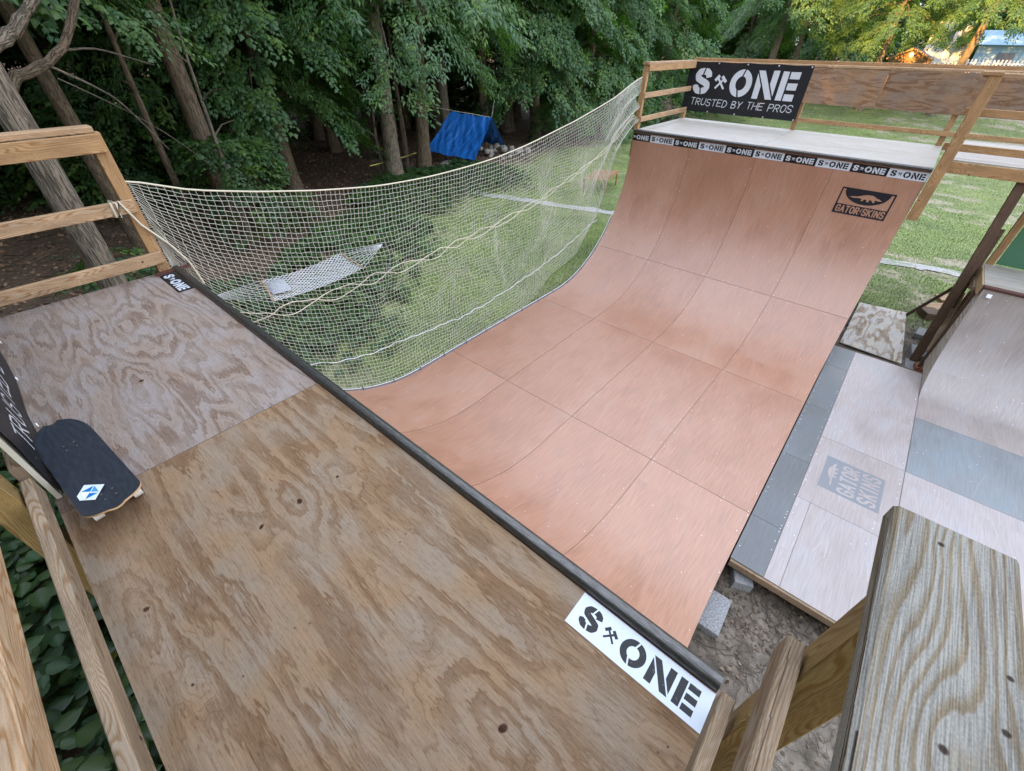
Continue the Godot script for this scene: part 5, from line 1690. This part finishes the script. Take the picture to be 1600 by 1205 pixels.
	# unseen trees added behind the near deck to keep low sun off the ramp
	for k in 24:
		tree("unseen_shade_tree", "unseen tree behind the near deck, added to shade the ramp", V[[0, 2, 4][k % 3] if k < 12 else 3], Vector3(-17.0 + 2.7 * (k % 12), 0, 9.5 if k < 12 else 13.5), rng.randf_range(1.05, 1.3), k * 1.3, "bark", "unseen shade trees behind the near deck")
	# trees beyond the far railing
	var far := [
		["stout sunlit trunk above the middle of the far banner", -6.9, -42.0, 4, 1.3], ["slim leaning trunk right of the stout sunlit one", -5.2, -43.0, 4, 0.95],
		["slim bare trunk left of the tan shed", 0.0, -42.5, 4, 1.0], ["sunlit tree with spreading orange limbs right of the tan shed", 4.05, -42.5, 4, 1.1]]
	for k in far.size():
		var f: Array = far[k]
		tree("yard_tree", f[0], V[f[3]], Vector3(f[1], 0, f[2]), f[4], k * 2.1, "bark_grey", "trees beyond the far railing")
	for k in 48:
		var x := -30.0 + 1.5 * k + rng.randf_range(-1, 1)
		var z := -52.0 - 5.0 * (k % 4) + rng.randf_range(-1.5, 1.5)
		if x > 4.0 and x < 17.0 and z > -64.0:
			z = -67.0 + rng.randf_range(-2, 2)
		if x > 0.0 and x < 4.6:
			z = -72.0
		tree("backdrop_tree", "tree in the far row closing off the yard behind shed and house", V[[0, 2, 4, 0, 2, 1][k % 6]], Vector3(x, 0, z), rng.randf_range(1.0, 1.4), rng.randf() * TAU, "bark", "far row of trees behind the yard")
	# shrubs
	var S := [shrub_mesh(0.95, 1.9, 240, 0.85), shrub_mesh(0.6, 0.9, 110, 0.95), shrub_mesh(1.3, 2.2, 330, 1.05)]
	var sh := [
		["broad dark green bush in front of the tall straight tree", -8.6, -3.6, 0, 1.25], ["small bush on the bare earth right of the broad dark bush", -8.6, -4.75, 1, 1.0],
		["low bush at the foot of the pale trunked maple", -10.3, -9.4, 1, 0.45], ["tall bush between the tarp's stones and the lawn", -10.2, -19.5, 0, 0.9],
		["dense bush at the lawn's edge below the rounded tree", -9.9, -23.5, 2, 1.0], ["wide bush left of the net's far end", -9.8, -27.0, 2, 1.1],
		["round bush behind the far deck's left railing", -8.8, -31.0, 2, 1.2], ["big bush above the far deck's left railing", -7.4, -35.0, 2, 1.5],
		["pale leafy bush behind the banner's left end", -9.2, -38.5, 2, 1.5], ["bush growing by the near left railing's dark trunk", -6.6, -0.1, 1, 1.1],
		["low bush under the near left railing beside the thick trunk", -2.6, 1.4, 1, 0.9]]
	for k in 80:      # understory that closes the view between the trunks
		var x := rng.randf_range(-31.0, -13.5); var z := rng.randf_range(-30.0, 10.0) if k < 46 else rng.randf_range(-9.0, 6.0)
		if x > -19.0 and z < -9.0:
			x -= 7.0
		var o := piece("understory_shrub", self, S[k % 3], M.leaf, Vector3(x, gh(x, z), z))
		o.scale = Vector3.ONE * rng.randf_range(1.1, 1.8); o.rotation.y = rng.randf() * TAU
		tag(o, "dim leafy shrub among the trunks deep in the woods", "shrub", "shrubs deep in the woods")
	for f in sh:
		var o := piece("shrub", self, S[f[3]], M.leaf, Vector3(f[1], gh(f[1], f[2]), f[2]))
		o.scale = Vector3.ONE * f[4]; o.rotation.y = rng.randf() * TAU
		tag(o, f[0], "shrub", "shrubs at the edge of the yard")

func scatter(called: String, label: String, cat: String, mesh: Mesh, m: Material, places: Array, cols: PackedColorArray) -> void:
	var mm := MultiMesh.new()
	mm.transform_format = MultiMesh.TRANSFORM_3D
	mm.use_colors = true
	mm.mesh = mesh
	mm.instance_count = places.size()
	for k in places.size():
		mm.set_instance_transform(k, places[k])
		mm.set_instance_color(k, cols[k])
	var o := MultiMeshInstance3D.new()
	o.name = numbered(called)
	o.multimesh = mm
	o.material_override = m
	add_child(o)
	o.set_meta("kind", "stuff")
	tag(o, label, cat)

func ground_plants() -> void:
	# grass
	var b := MB.new(); b.colored = true
	for k in 9:
		var a := rng.randf() * TAU
		var d := Vector3(cos(a), 0, sin(a)); var s := Vector3(-sin(a), 0, cos(a)) * 0.005
		var o := Vector3(rng.randf_range(-0.05, 0.05), 0, rng.randf_range(-0.05, 0.05))
		var h := rng.randf_range(0.022, 0.055)
		var tip := o + d * h * 0.7 + Vector3(0, h, 0)
		var mid := o + d * h * 0.25 + Vector3(0, h * 0.6, 0)
		var nn := (Vector3.UP + d * -0.3).normalized()
		var q := b.v.size()
		b.vert(o - s, nn); b.vert(o + s, nn); b.vert(mid + s * 0.8, nn); b.vert(mid - s * 0.8, nn); b.vert(tip, nn)
		b.tri(q, q + 1, q + 2); b.tri(q, q + 2, q + 3); b.tri(q + 3, q + 2, q + 4)
	var pl := []; var cl := PackedColorArray()
	var tries := [[-9.5, -0.4, -12.0, -2.0, 40000], [-9.5, 0.0, -27.0, -12.0, 16000], [-1.0, 10.0, -20.0, -8.8, 60000], [-6.0, 18.0, -44.0, -20.0, 45000]]
	for r in tries:
		for k in r[4]:
			var x := rng.randf_range(r[0], r[1]); var z := rng.randf_range(r[2], r[3])
			var c := ground_color(x, z)
			if c.g < c.r * 0.98 and rng.randf() < 0.85:
				continue
			if c.g < 0.08:
				continue
			var f := rng.randf_range(0.8, 1.35)
			pl.append(Transform3D(Basis(Vector3.UP, rng.randf() * TAU) * rng.randf_range(0.7, 1.3), Vector3(x, gh(x, z) - 0.005, z)))
			cl.append(Color(c.r * f * 1.1, c.g * f * 1.15, c.b * f * 1.1))
	scatter("grass", "short lawn grass with dry patches round the ramps", "grass", b.mesh(), M.grass, pl, cl)
	# leafy ground cover behind the net and along the woods
	var cv := MB.new()
	for k in 9:
		var a := rng.randf() * TAU
		var d := Vector3(cos(a), rng.randf_range(-0.1, 0.5), sin(a)).normalized()
		leaf_verts(Vector3(rng.randf_range(-0.1, 0.1), rng.randf_range(0.02, 0.22), rng.randf_range(-0.1, 0.1)), d, Vector3.UP + d * 0.2, rng.randf_range(0.07, 0.12), cv.v, cv.n, cv.i)
	cv.uv.resize(cv.v.size()); cv.c.resize(cv.v.size()); cv.c.fill(Color.WHITE); cv.colored = true
	pl = []; cl = PackedColorArray()
	for k in 30000:
		var x := rng.randf_range(-11.0, -0.6); var z := rng.randf_range(-14.0, 4.0)
		var e := wood_edge(z)
		var w := gn2.get_noise_2d(x * 0.9, z * 0.9) + gn.get_noise_2d(x * 0.3, z * 0.3)
		var near := 1.0 - smoothstep(e + 0.3, e + 3.6, x + w)
		if z > -1.0:
			near = maxf(near, 0.55)
		if x < e - 1.4 or rng.randf() > near or w < -0.32:
			continue
		pl.append(Transform3D(Basis(Vector3.UP, rng.randf() * TAU) * rng.randf_range(0.8, 1.6), Vector3(x, gh(x, z) - 0.01, z)))
		var g: Array = GREENS[rng.randi() % 5]
		var f := rng.randf_range(0.8, 1.3)
		cl.append(Color(g[0] * f, g[1] * f, g[2] * f))
	scatter("ground_cover", "dark leafy ground cover between the lawn and the woods", "ground cover", cv.mesh(), M.leaf, pl, cl)
	# broad leaves under the back of the near deck
	var bl := MB.new(); bl.colored = true
	for k in 5:
		var a := TAU * k / 5.0 + rng.randf_range(-0.4, 0.4)
		var d := Vector3(cos(a), -0.12, sin(a)).normalized()
		var side := d.cross(Vector3.UP).normalized()
		var up := side.cross(d).normalized()
		var o := Vector3(cos(a) * 0.05, 0.32 + rng.randf_range(-0.12, 0.12), sin(a) * 0.05)
		var s := rng.randf_range(0.075, 0.125)
		var out := [Vector2(-0.06, 0.18), Vector2(0.12, 0.42), Vector2(0.42, 0.46), Vector2(0.72, 0.30), Vector2(1.0, 0.0)]
		var q := bl.v.size()
		for m in 5:
			var p: Vector2 = out[m]
			bl.vert(o + (d * p.x + up * 0.05 * (1.0 - p.x)) * s, (up).normalized(), Vector2.ZERO, Color(1.35, 1.25, 1.2))
			bl.vert(o + (d * p.x + side * p.y - up * 0.08 * p.y - up * 0.10 * p.x * p.x) * s, (up + side * 0.4).normalized())
			bl.vert(o + (d * p.x - side * p.y - up * 0.08 * p.y - up * 0.10 * p.x * p.x) * s, (up - side * 0.4).normalized())
		for m in 4:
			var w := q + 3 * m
			bl.tri(w, w + 1, w + 4); bl.tri(w, w + 4, w + 3)
			bl.tri(w, w + 3, w + 5); bl.tri(w, w + 5, w + 2)
	pl = []; cl = PackedColorArray()
	for k in 1700:
		var x := rng.randf_range(-2.5, 4.6); var z := rng.randf_range(1.35, 4.5)
		pl.append(Transform3D(Basis(Vector3.UP, rng.randf() * TAU) * rng.randf_range(0.6, 1.5), Vector3(x, gh(x, z) + rng.randf_range(-0.2, 0.35), z)))
		var f := rng.randf_range(0.7, 1.4)
		var yl := rng.randf_range(0.0, 0.5)
		cl.append(Color((0.040 + 0.04 * yl) * f, 0.095 * f, (0.038 - 0.02 * yl) * f))
	scatter("broad_leaf_plants", "broad heart shaped leaves growing below the back of the near deck", "plants", bl.mesh(), M.leaf, pl, cl)
	# fallen leaves and twigs
	var lm := MB.new(); lm.colored = true
	var vv := PackedVector3Array(); var ni := PackedVector3Array(); var ii := PackedInt32Array()
	leaf_verts(Vector3(-0.04, 0, 0), Vector3.RIGHT, Vector3(0, 1, 0.25), 0.085, vv, ni, ii)
	lm.v = vv; lm.n = ni; lm.i = ii; lm.uv.resize(vv.size()); lm.c.resize(vv.size()); lm.c.fill(Color.WHITE)
	pl = []; cl = PackedColorArray()
	for k in 16000:
		var x := rng.randf_range(-20.0, -3.0); var z := rng.randf_range(-22.0, 4.0)
		if x > wood_edge(z) + 0.6:
			continue
		pl.append(Transform3D(Basis.from_euler(Vector3(rng.randf_range(-0.5, 0.5), rng.randf() * TAU, rng.randf_range(-0.5, 0.5))) * rng.randf_range(0.7, 1.4), Vector3(x, gh(x, z) + 0.02, z)))
		var f := rng.randf_range(0.6, 1.5)
		cl.append(Color(0.21 * f, 0.135 * f, 0.08 * f))
	for k in 2600:
		var x := rng.randf_range(4.9, 6.6); var z := rng.randf_range(-2.75, -0.6)
		if z > -1.9 and rng.randf() < 0.8:
			continue
		pl.append(Transform3D(Basis.from_euler(Vector3(rng.randf_range(-0.6, 0.6), rng.randf() * TAU, rng.randf_range(-0.6, 0.6))) * rng.randf_range(0.2, 0.7), Vector3(x, gh(x, z) + 0.012, z)))
		var f := rng.randf_range(0.5, 1.4)
		cl.append(Color(0.13 * f, 0.10 * f, 0.07 * f))
	scatter("leaf_litter", "brown fallen leaves on the woodland floor and bare earth", "leaf litter", lm.mesh(), M.litter, pl, cl)
	var tw := MB.new(); tw.colored = true
	tw.tube(PackedVector3Array([Vector3(-0.14, 0, 0), Vector3(-0.05, 0.008, 0.02), Vector3(0.05, 0.004, -0.015), Vector3(0.14, 0, 0.01)]), PackedFloat32Array([0.003, 0.004, 0.0035, 0.002]), 4)
	pl = []; cl = PackedColorArray()
	for k in 900:
		var near := k < 380
		var x := rng.randf_range(4.9, 6.3) if near else rng.randf_range(-14.0, -5.0)
		var z := rng.randf_range(-2.7, 0.2) if near else rng.randf_range(-20.0, 2.0)
		if not near and x > wood_edge(z) + 0.4:
			continue
		pl.append(Transform3D(Basis(Vector3.UP, rng.randf() * TAU) * (rng.randf_range(0.3, 1.0) if near else rng.randf_range(1.0, 4.0)), Vector3(x, gh(x, z) + 0.008, z)))
		var f := rng.randf_range(0.6, 1.4)
		cl.append(Color(0.10 * f, 0.075 * f, 0.055 * f))
	scatter("twigs", "thin dead twigs and roots on the bare earth", "twigs", tw.mesh(), M.litter, pl, cl)

# ------------------------------------------------------------------
func _ready() -> void:
	rng.seed = 20240817
	var cam := Camera3D.new()
	cam.name = "camera"
	add_child(cam)
	cam.position = Vector3(4.64105, 4.16343, 0.80503)
	cam.rotation = Vector3(-0.685364, 0.700096, 0.012972)
	cam.fov = rad_to_deg(2.0 * atan(602.5 / 669.044))
	cam.near = 0.05
	cam.far = 400.0
	cam.current = true
	var env := Environment.new()
	env.background_mode = Environment.BG_SKY
	var sky := Sky.new()
	var sm := ProceduralSkyMaterial.new()
	sm.sky_top_color = Color(0.80, 0.84, 0.92)
	sm.sky_horizon_color = Color(0.84, 0.84, 0.84)
	sm.sky_curve = 0.25
	sm.ground_bottom_color = Color(0.25, 0.27, 0.22)
	sm.ground_horizon_color = Color(0.6, 0.62, 0.6)
	sm.sun_angle_max = 1.0
	sky.sky_material = sm
	env.sky = sky
	env.tonemap_mode = Environment.TONE_MAPPER_LINEAR
	env.tonemap_exposure = 4.3
	env.sdfgi_enabled = true
	env.ssao_enabled = true
	env.ssil_enabled = true
	var we := WorldEnvironment.new()
	we.name = "world_environment"
	we.environment = env
	add_child(we)
	var sun := DirectionalLight3D.new()
	sun.name = "sun"
	sun.light_color = Color(1.0, 0.74, 0.42)
	sun.light_energy = 1.6
	sun.light_angular_distance = 0.5
	sun.shadow_enabled = true
	add_child(sun)
	sun.look_at_from_position(Vector3(-10, 23, 82), Vector3.ZERO)

	gn = noise(7, 1.0, 3)
	gn2 = noise(8, 1.0, 4)
	make_materials()
	ground()
	half_pipe()
	platform()
	quarter_pipe()
	net()
	banner(Vector3(1.175, 3.315, zfar_banner()), 0.0, "black vinyl banner with white stencil letters on the far deck's back railing", 5)
	banner(Vector3(1.11, 2.99, 1.212), PI, "black vinyl banner cut off by the left frame edge on the near deck", 6)
	skateboard()
	yard_things()
	woods()
	ground_plants()

func zfar_banner() -> float:
	return -10.755
